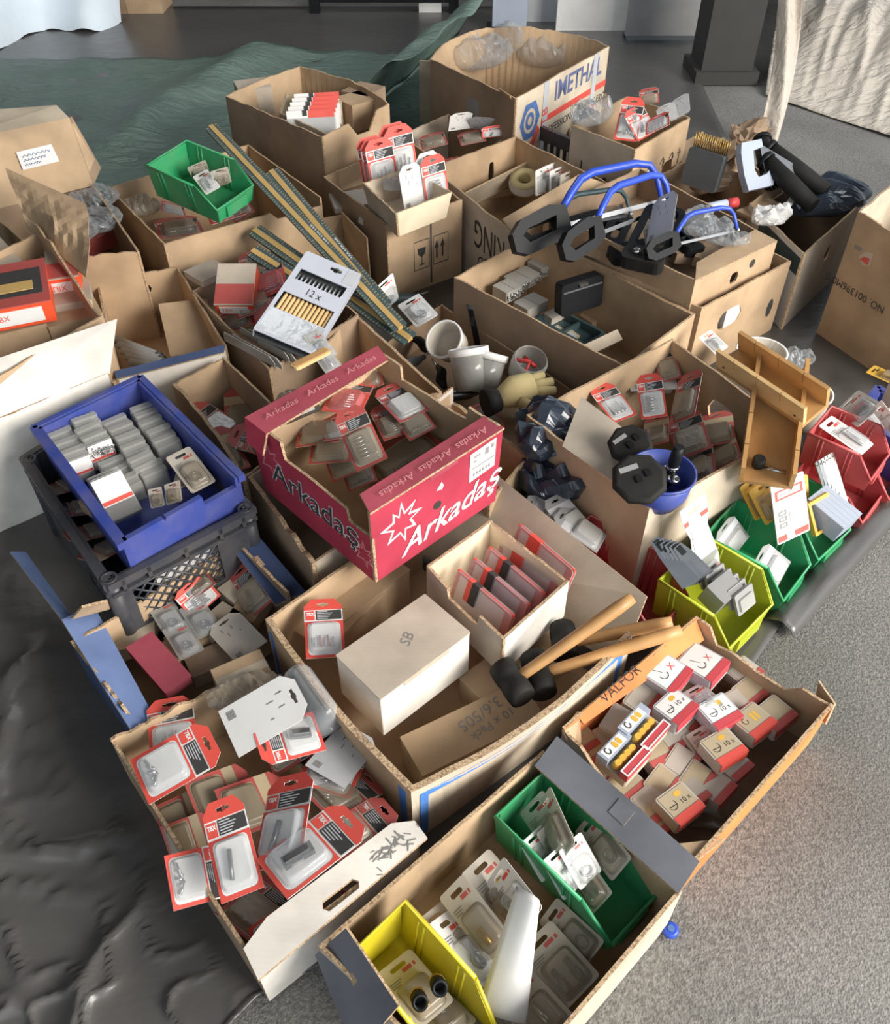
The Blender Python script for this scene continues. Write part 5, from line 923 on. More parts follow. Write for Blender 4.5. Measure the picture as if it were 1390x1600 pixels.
b = MB(); [b.lathe([(.012, 0), (.02, 0), (.02, .02), (.012, .02), (.012, 0)], 14, 0, (.02*math.cos(k*1.05)*1.6*(k > 0), .02*math.sin(k*1.05)*1.6*(k > 0), 0), False, False) for k in range(7)]
# measuring strips
def strip(label, a, c, za, zc, w=.045):
    p, q = P(*a, za), P(*c, zc); L = (q-p).length; M = axes(p, q-p, Vector((.6, .6, .25))); o = thing('metal_ruler', label, 'ruler', M); b = MB(); b.prism([rect(0, -w/2, L, -w*.17), ][:1], -.004, .004); link('printed_edge', b.mesh('e', 'ruler_green'), o); b = MB(); b.prism([rect(0, w*.17, L, w/2)], -.004, .004); link('printed_edge', b.mesh('e', 'ruler_green'), o)
    b = MB(); b.prism([rect(-.002, -w*.17, L+.002, w*.17)], -.006, .006); link('wooden_core', b.mesh('c', 'ruler_yellow'), o); b = MB(); n = int(L/.012)
    for k in range(n): h = (.006 if k % 5 else .010); [b.prism([rect(k*.012+.004, y0, k*.012+.0055, y0+h*s)] if s > 0 else [rect(k*.012+.004, y0-h, k*.012+.0055, y0)], .0041, .0044) for y0, s in ((-w/2+.001, 1), (w/2-.001, -1))]
    ti = link('tick_marks', b.mesh('t', 'ruler_yellow'), o); ti['kind'] = 'stuff'
    b = MB(); [b.prism([rect(L*.55 + .012*k, w*.27, L*.55 + .012*k + .008 - .002*(k % 3), w*.40)], .0045, .0048) for k in range(9)]; link('print_marks', b.mesh('pm', 'grey_light'), o)['kind'] = 'stuff'
strip('long yellow and dark green ruler standing highest, beside the green bin', (330, 198), (625, 512), .43, .20); strip('yellow and dark green ruler with a white clip, right of the highest one', (424, 268), (600, 478), .36, .20, .05); strip('yellow and dark green ruler lying under the two crossed ones', (398, 360), (640, 530), .25, .18, .05); strip('short yellow and dark green ruler next to the chisel pack', (395, 392), (520, 470), .25, .18, .05)
# chisel carton
def chisel_pack():
    M = frame((395, 515), (489, 555), (459, 384), .285, (.13, .18)); o = thing('chisel_pack', 'grey pack of twelve small chisels with wooden handles, standing slanted', 'chisel set', M); W2, H2 = .13, .18
    b = MB(); w1, w2 = rect(.012, .118, .118, .142), rect(.008, .052, .122, .088); b.prism([rrect(0, 0, W2, H2, .003, 1), w1[::-1], w2[::-1], euro(W2*.6, .166, .026, .011)], 0, .0015); link('front_card', b.mesh('fc', 'pack_grey'), o); b = MB(); b.prism([rect(0, 0, W2, H2*.97)], -.016, -.014); link('back_card', b.mesh('bc', 'dark_grey'), o)
    for x in (0, W2-.0015): link('side_panel', MB().box((x, 0, -.015), (x+.0015, H2*.97, 0)).mesh('sd', 'pack_grey'), o)
    for k in range(12):
        x = .014 + .0093*k; c = link('chisel', (lambda b: (b.tube([(x, .022, -.006), (x, .026, -.006), (x, .086, -.006), (x, .090, -.006)], [.0025, .0042, .0042, .003], 8), b.mesh('ch', 'wood_pale'))[1])(MB()), o); b = MB(); b.tube([(x, .09, -.006), (x, .135, -.006), (x, .142, -.007)], [.0022, .003, .001], 6); link('blade', b.mesh('bl', 'steel'), c)
    link('lettering', word('12 x', .020, 'ink'), o, Matrix.Translation((W2*.5, .102, .0021))); b = MB(); b.prism([rect(W2*.78, .148, W2*.97, .176)], .0016, .0021); link('picture', b.mesh('pc', 'grey_light'), o); link('clear_window', MB().box((.004, .004, .0016), (W2-.004, .05, .002)).mesh('cw', 'clear'), o)
chisel_pack()
o = tbx_box('orange red and grey carton standing beside the chisel pack', (334, 476), (394, 476), (332, 412), (.22, .22, .28), .05); b = MB()
for bl, br, tl, z, l in (((385, 440), (430, 425), (370, 400), .20, 'red card with a dark window behind the orange red carton'), ((400, 470), (450, 450), (390, 420), .19, 'red card with a grey square left of the chisel pack, upper one'), ((370, 500), (430, 480), (360, 460), .18, 'red card under the orange red carton'), ((400, 515), (440, 490), (385, 480), .17, 'red card with a grey square left of the chisel pack, lower one'), ((350, 525), (395, 505), (345, 490), .15, 'red and grey card at the near rim of the chisel carton')):
    C(FR if 'grey square' in l else FD['low'], bl, br, tl, z, l)
solid('grey brown flat pack at the back of the chisel carton', (315, 440), (360, 420), (300, 418), .22, .02, 'card_grey')
for k in range(7):
    x, y = 352 + 13*k, 532 - 4*k + (k % 2)*7; p, q = P(x, y, .20), P(x + 78 - k*2, y + 42, .20); M = axes(p, q-p, Vector((-.3, .3, .8))); L = (q-p).length; b = MB(); b.prism([[(0, 0), (L, 0), (L, .012), (L*.9, .026), (0, .026)]], -.0015, .0015); h = MB(); h.prism([rect(0, .003, L*.35, .023)], -.003, .003)
    place(('saw_blade_pack', 'blade', [part('blade', b.mesh('b', 'steel_grey_card')), part('sleeve', h.mesh('s', 'clear_dusty'))]), M, '%s grey blade pack before the chisel pack, counted from the hand hole carton' % ('first', 'second', 'third', 'fourth', 'fifth', 'sixth', 'seventh')[k])
for k, (x, y, z, l) in enumerate(((512, 536, .22, 'clear hanging card right below the chisel pack'), (520, 556, .2, 'clear card standing behind the red fruit box rim'))): K(peg_card('clear_case', 'rod', cl='clear'), (x-12, y-22), (x+14, y-34), (x-10, y+30), (z, z, z+.04), l)
b = MB(); b.prism([rrect(0, -.012, .1, .012, .008, 2)], 0, .008); M = axes(P(458, 577, .405), P(508, 552, .405) - P(458, 577, .405), Vector((-.5, .5, 0))); h = MB(); h.prism([rrect(.004, -.009, .096, .009, .007, 2)], .008, .0095); place(('wooden_stick', 'wood stick', [part('stick', b.mesh('st', 'wood_pale')), part('worn_face', h.mesh('wf', 'wood'))]), M, 'short flat wooden stick on the far rim of the red fruit box')
# bowl carton
for bl, br, tl, z, p, l in (((958, 662), (995, 648), (918, 608), .13, F_['bits'], 'red headed blister card with steel bits, nearest the grey inner flap'), ((1002, 656), (1043, 650), (992, 588), .13, F_['rows'], 'red headed blister card with a row of bits, in the middle of the bowl carton'),
    ((985, 612), (1060, 608), (975, 562), .10, BKg, 'pale grey card back behind the row of bits'), ((1030, 600), (1065, 590), (1018, 545), .10, FD['low'], 'dusty red card at the far wall of the bowl carton'), ((1045, 665), (1085, 650), (1060, 590), .09, FD['roll'], 'dusty red card right of the row of bits'),
    ((1058, 720), (1112, 700), (1040, 655), .08, FD['bits'], 'dusty red headed card lying in the shade in the middle of the bowl carton'), ((1060, 770), (1120, 742), (1055, 715), .06, FD['low'], 'dusty red card near the front wall, behind the blue bowl'), ((1095, 700), (1150, 690), (1090, 650), .05, FDn, 'brown flat card towards the wooden mitre box'),
    ((1110, 740), (1160, 715), (1100, 700), .05, FDn, 'brown card lying at the front right corner of the bowl carton'), ((1005, 700), (1045, 690), (1005, 655), .08, FDn, 'grey tan blister right above the blue bowl')):
    C(p, bl, br, tl, z + .085, l)
def hex_pad(label, x, y, z, r, rz, tx, ty):
    b = MB(); b.lathe([(r, 0), (r*1.04, .004), (r*.98, .012), (r*.85, .014)], 8); d = MB(); d.box((-r*.6, r*.35, .0142), (r*.1, r*.55, .0155)); h = MB(); [h.box((x0, y0, .0142), (x0+.012, y0+.014, .018)) for x0, y0 in ((-.01, -.01), (.012, -.004))]
    place(('rubber_disc', 'disc', [part('disc', b.mesh('d', 'black_rubber')), part('label', d.mesh('l', 'grey')), part('knobs', h.mesh('k', 'black_plastic'))]), atc(x, y, z, rz, tx, ty), label)
c0 = P(1034, 738, .32); o = thing('blue_bowl', 'blue round bowl with a tool handle, at the near corner of the bowl carton', 'bowl', c0 - Vector((0, 0, .075)))
b = MB(); b.lathe([(.048, 0), (.062, .03), (.068, .078), (.066, .078), (.060, .03), (.046, .004)], 32, 0, (0, 0, 0), True, True); link('bowl_body', b.mesh('bowl', 'bowl_blue'), o); b = MB(); b.lathe([(.066, .074), (.0705, .074), (.0705, .080), (.066, .080), (.066, .074)], 32, 0, (0, 0, 0), False, False); link('rim', b.mesh('rim', 'bowl_blue'), o)
hex_pad('black eight sided rubber disc lying over the near side of the blue bowl', 998, 750, .335, .056, 20, 22, -12); hex_pad('black eight sided rubber disc behind the blue bowl', 984, 697, .30, .048, 35, 14, -18)
p, q = P(1040, 760, .27), P(1061, 698, .38); b = MB(); b.tube([q.lerp(p, k/6) - p for k in range(7)], [.010, .0125, .0125, .012, .012, .010, .007], 12); h = MB(); h.tube([(q.lerp(p, .45) - p), (q.lerp(p, .52) - p)], .0132, 12); g2 = MB(); g2.tube([Vector(), (p-q)*.35], .004, 8)
place(('screwdriver', 'tool', [part('grip', b.mesh('g', 'black_plastic')), part('steel_ring', h.mesh('r', 'steel')), part('shaft', g2.mesh('s', 'steel'))]), Matrix.Translation(p), 'black tool handle standing in the blue bowl')
for k, (x, y) in enumerate(((1038, 736), (1050, 752), (1042, 748))):
    b = MB(); b.lathe([(.006, 0), (.011, .002), (.011, .014), (.006, .016)], 14); h = MB(); h.lathe([(.0045, .0161), (.0045, .018)], 10); place(('steel_knob', 'knob', [part('knob', b.mesh('k', 'steel')), part('bore', h.mesh('b', 'ink'))]), atc(x, y, .295, 0, 30, 20), '%s shiny steel knob in the blue bowl' % ('rear', 'front', 'middle')[k])
# wooden mitre boxes
def mitre(label, A_, B2, C_, zA, zB, zC, dep, peg=False):
    """A: near-side rim start, B: far-side rim start, C: near-side rim end"""
    a, b_, c = P(*A_, zA), P(*B2, zB), P(*C_, zC); X = c - a; L = X.length; M = axes(a, X, b_ - a); Wd = (b_ - a).dot(Vector((M[0][1], M[1][1], M[2][1]))); o = thing('mitre_box', label, 'mitre box', M); th = .009
    cuts = [.20, .47, .74]
    for nm, y0 in (('near', 0), ('far', Wd - th)):
        b = MB(); pts = [(0, -dep)]; pts += [(L, -dep), (L, 0)]
        for cu in reversed(cuts): pts += [(L*cu + .0012, 0), (L*cu + .0012, -dep*.55), (L*cu - .0012, -dep*.55), (L*cu - .0012, 0)]
        pts += [(0, 0)]; b.prism([pts], -th, 0); m2 = Matrix(((1, 0, 0, 0), (0, 0, -1, y0), (0, 1, 0, 0), (0, 0, 0, 1))); link('side_board', b.mesh('sb', 'wood_pale' if nm == 'near' and not peg else 'wood'), o, m2)
    link('base_board', MB().box((0, 0, -dep-.012), (L, Wd, -dep)).mesh('bb', 'wood'), o)
    for x in (.09, .91): b = MB(); b.lathe([(.0028, 0), (.0028, .001)], 8); link('screw', b.mesh('sc', 'steel_dark'), o, Matrix.Translation((L*x, -.0004, -dep*.75)) @ Matrix.Rotation(math.radians(90), 4, 'X'))
    if peg: b = MB(); b.lathe([(.012, 0), (.014, .004), (.014, .026), (.010, .03)], 14); link('peg', b.mesh('pg', 'black_rubber'), o, Matrix.Translation((L*.14, Wd*.68, -dep))); b = MB(); b.tube([(L*.1, Wd*.15, -dep+.004), (L*.12, Wd*.55, -dep+.004)], .004, 8); link('steel_pin', b.mesh('pn', 'steel'), o)
mitre('pale wooden mitre box with saw slots, lying slanted over the other wooden one', (1118, 548), (1138, 504), (1256, 640), .41, .44, .40, .055)
mitre('darker wooden mitre box standing on end with a black peg inside', (1245, 742), (1160, 714), (1266, 560), .31, .31, .42, .055, True)
# white dishes behind the mitre boxes
for x, y, z, r, h, l in ((1190, 548, .10, .068, .05, 'white round tub lying behind the pale wooden mitre box'), (1262, 612, .06, .062, .10, 'white bucket beside the standing wooden mitre box')):
    b = MB(); b.lathe([(r*.85, 0), (r, h), (r*.95, h), (r*.8, .004)], 28); rm = MB(); rm.lathe([(r*.96, h-.006), (r*1.05, h-.006), (r*1.05, h+.001), (r*.96, h+.001), (r*.96, h-.006)], 28, 0, (0, 0, 0), False, False); place(('white_tub', 'tub', [part('tub_body', b.mesh('t', 'white_dusty')), part('rim', rm.mesh('r', 'white'))]), Matrix.Translation((0, 0, -h)) @ atc(x, y, z + h, 0, 0, 0), l)
place(('plastic_bag', 'bag', [part('bag_skin', bag(41, 'clear_bag', .11, .08, .05))]), atc(1240, 572, .08, 20), 'clear bag with green and white scraps between the two white tubs')
K(PW['rod'], (1090, 528), (1110, 515), (1118, 555), .2, 'white peg card with red print squeezed between the staple carton and the bowl carton')
# black bag and clear packs
place(('black_bag', 'bag', [part('bag_skin', bag(51, 'bag_black', .22, .16, .09, 34, .5, .6))]), atc(858, 688, .19, 62), 'crumpled shiny black plastic bag beside the grey inner flap, upper part'); place(('black_bag', 'bag', [part('bag_skin', bag(54, 'bag_black', .19, .17, .09, 34, .5, .6))]), atc(870, 762, .12, 20), 'crumpled shiny black plastic bag between the red fruit box and the bowl carton, lower')
for k, (x, y, a, l) in enumerate(((858, 803, 70, 'clear blister with red print below the black bag, left'), (888, 808, 40, 'clear grey blister below the black bag, middle'), (905, 826, 60, 'clear grey blister leaning into the dark red bin'))):
    A(FG, x, y, .15, a, l, 20, 10, .7, off=(.055, .085))
# storage bins on the right
put_bin('bin_darkred', 'dark red storage bin behind the leaning wall and the mallets', (860, 862), (922, 804), (1000, 985), .14, .13, .45)
put_bin('bin_lime', 'lime yellow storage bin beside the green bin on the concrete edge', (1028, 905), (1104, 838), (1143, 988), .13, .125, .45)
put_bin('bin_green', 'green storage bin with clear packs next to the lime bin', (1100, 836), (1150, 780), (1214, 926), .13, .125, .4)
put_bin('bin_green', 'small green storage bin holding yellow packs', (1158, 768), (1215, 722), (1262, 862), .12, .115, .4)
put_bin('bin_red', 'red storage bin on top of the other red bins', (1262, 676), (1298, 634), (1352, 738), .20, .10, .4); put_bin('bin_red', 'lower red storage bin with blades, next to the small green bin', (1240, 740), (1282, 690), (1318, 818), .10, .095, .4); put_bin('bin_red', 'lower red storage bin farther from the small green bin', (1290, 702), (1335, 660), (1372, 772), .10, .095, .4)
b = MB(); b.prism([[(-.03, 0), (.03, 0), (.034, .05), (.024, .16), (.034, .2), (.034, .25), (-.034, .25), (-.034, .2), (-.024, .15), (-.034, .05)], euro(0, .225, .034, .013)[::-1]], 0, .0012); r1 = MB(); r1.prism([rect(-.029, .008, .029, .026)], .0013, .0017); r2 = MB(); r2.prism([rect(.012, .192, .032, .206), ], .0013, .0017); r3 = MB(); r3.prism([rect(-.032, .192, -.02, .206)], .0013, .0017)
bl = MB(); bl.prism([[(.03*math.cos(math.radians(t)), .062 + .022*math.sin(math.radians(t))) for t in range(180, 361, 15)] + [(.03, .07), (-.03, .07)]], .0018, .003); b4 = MB(); b4.prism([[(-.022, .1), (.018, .09), (.02, .16), (-.02, .17)]], .0018, .0026)
a, c, e = P(1092, 914, .11), P(1124, 888, .11), P(1060, 772, .30); M = axes((a + c)/2, c - a, e - a) @ Matrix.Diagonal((1.25, .72, 1, 1))
place(('trowel_pack', 'trowel pack', [part('backing_card', b.mesh('bc', 'white')), part('red_band', r1.mesh('rb', 'red')), part('red_stripe', r2.mesh('rs', 'red')), part('red_stripe', r3.mesh('rs', 'red')), part('steel_blade', bl.mesh('bl', 'steel')), part('blade_upper', b4.mesh('bu', 'grey_light'))]), M, 'tall white card with a steel blade standing in the lime bin')
for k in range(6):
    p, q = P(1022 + 7*k, 842 + 2*k, .20), P(1078 + 5*k, 912 - 2*k, .13); L = (q-p).length; M = axes(p, q-p, Vector((.5, .4, .7))); b = MB(); b.prism([[(0, -.01), (L*.3, -.016), (L, -.02), (L, .02), (L*.3, .016), (0, .01)]], -.0012, .0012); h = MB(); h.prism([rect(.004, -.006, L*.25, .006)], -.003, .003); place(('trowel', 'trowel', [part('blade', b.mesh('b', 'steel_dark')), part('tang', h.mesh('t', 'black_plastic'))]), M, '%s dark steel trowel of the fan in the lime bin, from the dark red bin' % ('first', 'second', 'third', 'fourth', 'fifth', 'sixth')[k])
for k in range(6):
    x, y = 1108 + 11*k, 900 + 8*k; M = atc(x, y, .11, 40, 62, 0); b = MB(); b.prism([rrect(-.03, -.02, .03, .03, .004, 2)], -.003, .003); h = MB(); h.prism([rrect(-.022, -.014, .022, .016, .004, 2)], .003, .008); place(('grey_pack', 'pack', [part('card', b.mesh('c', 'grey')), part('blister', h.mesh('h', 'clear_case'))]), M, '%s grey pack in the row inside the lime bin, counted from the white blade card' % ('first', 'second', 'third', 'fourth', 'fifth', 'sixth')[k])
A(small_box('grey', .07, .05, .05), 1118, 935, .09, 40, 'grey carton with a hang tab at the front of the lime bin', 15, 0)
C(FG, (1142, 875), (1170, 838), (1115, 838), .06, 'clear pack with printed card at the rear of the green bin beside the lime one'); C(FG, (1212, 920), (1235, 878), (1172, 888), .05, 'clear pack with a plain grey card at the front of that green bin')
for k, (tl, tr, bl_, z, m_) in enumerate((((1150, 765), (1190, 735), (1180, 815), .19, PY), ((1166, 770), (1206, 738), (1196, 822), .20, PY), ((1205, 745), (1245, 742), (1225, 800), .18, PY))):
    K(m_, tl, tr, bl_, (z-.06, z-.06, z), ('yellow pack at the back of the small green bin, first of two', 'yellow pack at the back of the small green bin, second of two', 'yellow pack under the darker wooden mitre box')[k])
a, c, e = P(1214, 852, .12), P(1264, 828, .12), P(1181, 772, .24); M = axes(a, c - a, e - a); w = (c-a).length; h_ = (e-a).length
o = thing('white_pack', 'white pack with red corners and line drawings standing in the small green bin', 'pack', M); b = MB(); b.prism([rrect(0, 0, w, h_, .004, 2), euro(w*.45, h_-.014, .03, .010)[::-1]], 0, .002); link('card', b.mesh('c', 'white'), o)
b = MB(); b.prism([rect(w*.08, h_*.70, w*.92, h_*.86), rect(w*.16, h_*.73, w*.84, h_*.83)[::-1]], .0022, .0026); link('red_panel', b.mesh('rp', 'red'), o); b = MB(); b.prism([rect(w*.55, .004, w*.97, h_*.12)], .0022, .0026); b2 = MB(); b2.prism([rect(w*.03, .004, w*.3, h_*.12)], .0022, .0026); link('red_corner', b.mesh('rc', 'red'), o); link('red_corner', b2.mesh('rc', 'red'), o)
b = MB(); [b.prism([rect(w*.12, h_*(.24+.1*k), w*.36, h_*(.32+.1*k)), rect(w*.17, h_*(.26+.1*k), w*.31, h_*(.30+.1*k))[::-1]], .0022, .0026) for k in range(3)]; link('drawing', b.mesh('dr', 'ink_grey'), o); b = MB(); b.prism([rrect(w*.45, h_*.25, w*.88, h_*.6, .006, 2)], .0022, .004); link('white_plate', b.mesh('pl', 'white'), o); b = MB(); [b.prism([rect(w*(.24+.13*k), h_*.765, w*(.34+.13*k), h_*.795)], .0022, .0026) for k in range(4)]; link('text_lines', b.mesh('tl', 'pink'), o)
b = MB(); b.box((0, 0, 0), (.075, .05, .10)); M = axes(P(1246, 800, .12), P(1272, 780, .12) - P(1246, 800, .12), Vector((0.2, -.1, 1))); h = MB(); [h.box((.002 + .015*k, -.001, .002), (.004 + .015*k, .0505, .0985)) for k in range(5)]; place(('glass_pack', 'pack', [part('pads', b.mesh('p', 'saw_pale')), part('dividers', h.mesh('d', 'grey_light'))]), M, 'bluish grey stack of pads below the darker wooden mitre box')
b = MB(); b.prism([rect(0, 0, .07, .08), rect(.008, .008, .062, .072)[::-1]], 0, .012); h = MB(); h.prism([rect(.008, .008, .062, .072)], 0, .006); M = axes(P(1268, 838, .10), P(1310, 812, .10) - P(1268, 838, .10), P(1250, 795, .16) - P(1268, 838, .10)); place(('framed_pack', 'pack', [part('frame', b.mesh('f', 'yellow_print')), part('pad', h.mesh('p', 'dark_grey'))]), M, 'gold edged pack with a dark pad at the front of the small green bin')
for k in range(6):
    p, q = P(1274 + 5*k, 722 - 3*k, .20 - .004*k), P(1296 + 5*k, 782 + 2*k, .10); L = (q-p).length; M = axes(p, q-p, Vector((.6, .6, .2))); b = MB(); b.prism([[(0, -.004), (L, -.010), (L, .010), (0, .004)]], -.001, .001); h = MB(); h.lathe([(.002, 0), (.002, .0025)], 8); place(('saw_strip', 'blade', [part('blade', b.mesh('b', 'steel')), part('hole', h.mesh('h', 'ink'), Matrix.Translation((.01, 0, 0)))]), M, '%s bright steel strip of the fan in the lower red bin, from the mitre box' % ('first', 'second', 'third', 'fourth', 'fifth', 'sixth')[k])
K(PW['rod'], (1276, 668), (1296, 650), (1345, 712), (.17, .17, .19), 'white peg card with a red frame lying in the top red bin')
K(PW['ring'], (1305, 642), (1345, 606), (1340, 668), .19, 'white peg card standing behind the top red bin'); C(FT, (1362, 682), (1392, 664), (1325, 640), .17, 'grey clear pack with a red corner behind the top red bin'); K(PW['ring'], (1362, 640), (1378, 625), (1400, 690), .18, 'white peg card at the picture edge above the red bins')
K(PY, (1352, 582), (1366, 570), (1400, 604), .08, 'yellow and white card lying on the dark sheet before the tall right carton')
B_['blue2'] = crate('blue crate at the right edge behind the red bins', [(1340, 650), (1372, 606), (1470, 660), (1440, 710)], .13, .005, 'crate_blue', None)
A(small_box('card_light', .03, .03, .09), 1384, 640, .13, 30, 'short pale post like carton in the blue crate at the right edge')
# staple carton
for k, (x, y, a, w, l) in enumerate(((792, 462, 42, .07, 'grey block of staples, nearest the near wall of the staple carton'), (814, 445, 42, .10, 'long grey block of staples in the middle of the row'), (850, 422, 42, .10, 'long grey block of staples at the far end of the row'), (828, 486, 42, .09, 'low grey pack below the staple blocks'))):
    b = MB(); b.prism([rrect(-w/2, -.032, w/2, .032, .003, 1)], 0, .035); h = MB()
    for q in range(40): xx, yy = random.uniform(-w/2, w/2), -.033; h.tube([(xx, yy, random.uniform(.004, .03)), (xx+.004, yy-.003, random.uniform(.004, .03))], .0013, 4)
    ps = [part('block', b.mesh('b', 'steel_grey_card'))] + ([part('staples', h.mesh('s', 'steel'), None, (), None, True)] if k < 3 else []) + [part('seam', MB().box((-.001, -.0325, .0352), (.001, .0325, .0358)).mesh('sm', 'grey'))]; place(('staple_block', 'staples', ps), atc(x, y, .13 if k < 3 else .10, a), l)
place(('plastic_tray', 'tray', [part('tray_shell', (lambda b: (b.prism([rrect(-.10, -.05, .10, .05, .015, 3)], 0, .006), b.prism([rrect(-.10, -.05, .10, .05, .015, 3), rrect(-.09, -.04, .09, .04, .012, 3)[::-1]], .006, .03), b.mesh('ts', 'ruler_green'))[2])(MB())), part('divider', MB().box((-.004, -.04, .006), (.004, .04, .026)).mesh('dv', 'ruler_green'))]), atc(890, 522, .08, -48), 'dark green plastic tray with small labelled blocks in the staple carton')
for k, (x, y, l) in enumerate(((838, 508, 'pale block with dark green edge beside the green tray'), (866, 498, 'pale labelled block leaning on the green tray'), (868, 526, 'small tan block in the green tray, nearer the wall'), (890, 534, 'small tan block in the green tray, farther from the wall'))):
    A(small_box('white_dusty' if k < 2 else 'beige', .07 if k == 1 else .04, .035, .025, (('label', 'grey_light', (-.012, -.014, .0252), (.012, .014, .0256)),)), x, y, .09 if k == 1 else .07, 42, l, 8, 0)
M = axes(P(876, 497, .14), P(936, 478, .14) - P(876, 497, .14), Vector((0, .12, 1))); b = MB(); b.prism([rrect(0, 0, .15, .10, .012, 3)], -.035, 0); h = MB(); h.prism([rect(.006, .072, .144, .077)], .0002, .002); g2 = MB(); g2.box((.06, .082, 0), (.09, .090, .006)); place(('black_case', 'case', [part('case_body', b.mesh('c', 'black_plastic')), part('lid_seam', h.mesh('s', 'dark_grey')), part('latch', g2.mesh('l', 'steel'))]), M, 'black plastic case standing upright in the staple carton')
solid('tan flat pack with two clips standing at the front of the staple carton', (905, 562), (972, 530), (900, 545), (.13, .13, .15), .08, 'card_light'); solid('brown carton lying on the floor beside the black case', (925, 505), (955, 492), (905, 492), .06, .03, 'card'); A(small_box('card_dark', .06, .05, .05), 885, 425, .10, 40, 'dark brown carton beside the far staple block')
# tubs carton
def tub(label, x, y, z, r, h, tx, ty, body='clear_case', lid=True):
    b = MB(); b.lathe([(r*.88, 0), (r*.97, h), (r*.93, h), (r*.84, .003)], 28); l = MB(); l.lathe([(r*.98, h-.016), (r*1.03, h-.016), (r*1.03, h+.002), (r*.96, h+.003), (r*.93, h-.004)], 28, 0, (0, 0, 0), False, True)
    ps = [part('tub_body', b.mesh('b', body))] + ([part('lid', l.mesh('l', 'white'))] if lid else [part('rim', (lambda q: (q.lathe([(r*.93, h-.006), (r*1.04, h-.006), (r*1.04, h+.002), (r*.93, h+.002), (r*.93, h-.006)], 28, 0, (0, 0, 0), False, False), q.mesh('r', 'white'))[1])(MB()))])
    if lid: ps.append(part('contents', (lambda q: (q.lathe([(r*.8, .004), (r*.86, h*.6)], 18), q.mesh('c', 'dark_grey'))[1])(MB())))
    place(('plastic_tub', 'tub', ps), Matrix.Translation((0, 0, 0)) @ atc(x, y, z, 0, tx, ty) @ Matrix.Translation((0, 0, -h)), label)
tub('clear tub with white lid, front one of two among the dark tools', 731, 545, .18, .055, .11, -30, -8); tub('clear tub with white lid, leaning behind the front one', 766, 552, .165, .05, .11, -32, 14); tub('open white tub tilted towards the rulers', 693, 530, .16, .055, .06, 35, -25, 'white_dusty', False)
b = MB(); b.lathe([(.04, 0), (.05, .02), (.05, .07), (.045, .08), (.043, .08), (.047, .068), (.047, .02), (.038, .004)], 24); g2 = MB(); [g2.tube([(-.02 + .03*math.cos(k*1.3), .02*math.sin(k*1.3), .055), (.0, .0, .065), (.02*math.cos(k*2.1), .03*math.sin(k*2.1), .05)], .006, 7) for k in range(3)]
place(('glass_jar', 'jar', [part('jar', b.mesh('j', 'clear_case')), part('red_tools', g2.mesh('t', 'pliers_red'))]), atc(818, 588, .10, 0, 18, 10), 'clear jar with red handled tools inside, near the staple carton')
b = MB()
for (pts, r) in (([(0, 0, 0), (.04, .01, .004), (.08, .012, .006)], [.02, .034, .03]), ([(.075, .03, .006), (.12, .04, .002)], [.012, .008]), ([(.08, .012, .008), (.13, .016, .002)], [.012, .009]), ([(.078, -.006, .008), (.125, -.010, .002)], [.012, .009]), ([(.04, -.02, .006), (.07, -.05, .0)], [.012, .009])): b.tube(pts, r, 12)
g2 = MB(); g2.tube([(-.03, -.002, 0), (0, 0, 0)], [.03, .024], 12); place(('work_glove', 'glove', [part('glove_body', b.mesh('g', 'glove')), part('cuff', g2.mesh('c', 'black_rubber'))]), atc(778, 625, .15, 20, 10, 0, 1.25), 'tan work glove with dark cuff lying before the tubs')
solid('flat pale piece below the jar', (825, 605), (848, 596), (818, 598), .12, .008, 'card_light', 'board_piece', cat='board')
p, q = P(738, 478, .16), P(752, 540, .04); b = MB(); b.tube([Vector(), (q-p)*.4, (q-p)], [.016, .018, .020], 12); h = MB(); h.lathe([(.017, -.004), (.019, .004), (.012, .006)], 12); place(('black_grip', 'tool', [part('grip', b.mesh('g', 'black_plastic')), part('collar', h.mesh('c', 'dark_grey')), part('trigger', MB().box((-.004, -.03, -.05), (.006, -.01, -.02)).mesh('t', 'steel_dark'))]), Matrix.Translation(p), 'black tool grip standing behind the tubs')
K(PW['ring'], (588, 448), (618, 420), (592, 492), (.1, .1, .18), 'white peg card with a hang slot standing beside the rulers'); K(PW['ring'], (620, 478), (655, 458), (650, 512), .14, 'pale card with a round hole among the dark tools')
for k, (x, y, a, m_, l) in enumerate(((632, 468, 20, 'ruler_green', 'dark green lump of tools behind the pale card'), (668, 500, 60, 'steel_dark', 'dark metal fitting right of the pale card'), (660, 540, 130, 'black_plastic', 'black tool lying between rulers and white tub'), (640, 570, 40, 'dark_grey', 'dark grey tool lying beside the narrow carton'), (690, 590, 100, 'black_plastic', 'black tool lying before the open white tub'), (720, 620, 20, 'steel_dark', 'dark pincers lying below the front tub'), (800, 520, 70, 'dark_grey', 'grey pack leaning on the staple carton'), (840, 640, 10, 'black_rubber', 'black rubber piece beside the glove'))):
    b = MB(); b.tube([(-.05, 0, 0), (-.02, .006, .006), (.02, -.004, .006), (.06, .004, 0)], [.008, .016, .014, .006], 10); h = MB(); h.tube([(.04, .004, .002), (.09, .012, .004)], .004, 8); place(('hand_tool', 'tool', [part('body', b.mesh('b', m_)), part('tip', h.mesh('t', 'steel'))]), atc(x, y, .06, a), l)
A(FD['low'], 760, 652, .10, 30, 'red card corner under the glove', 10, 0, .6, off=(.055, .085))
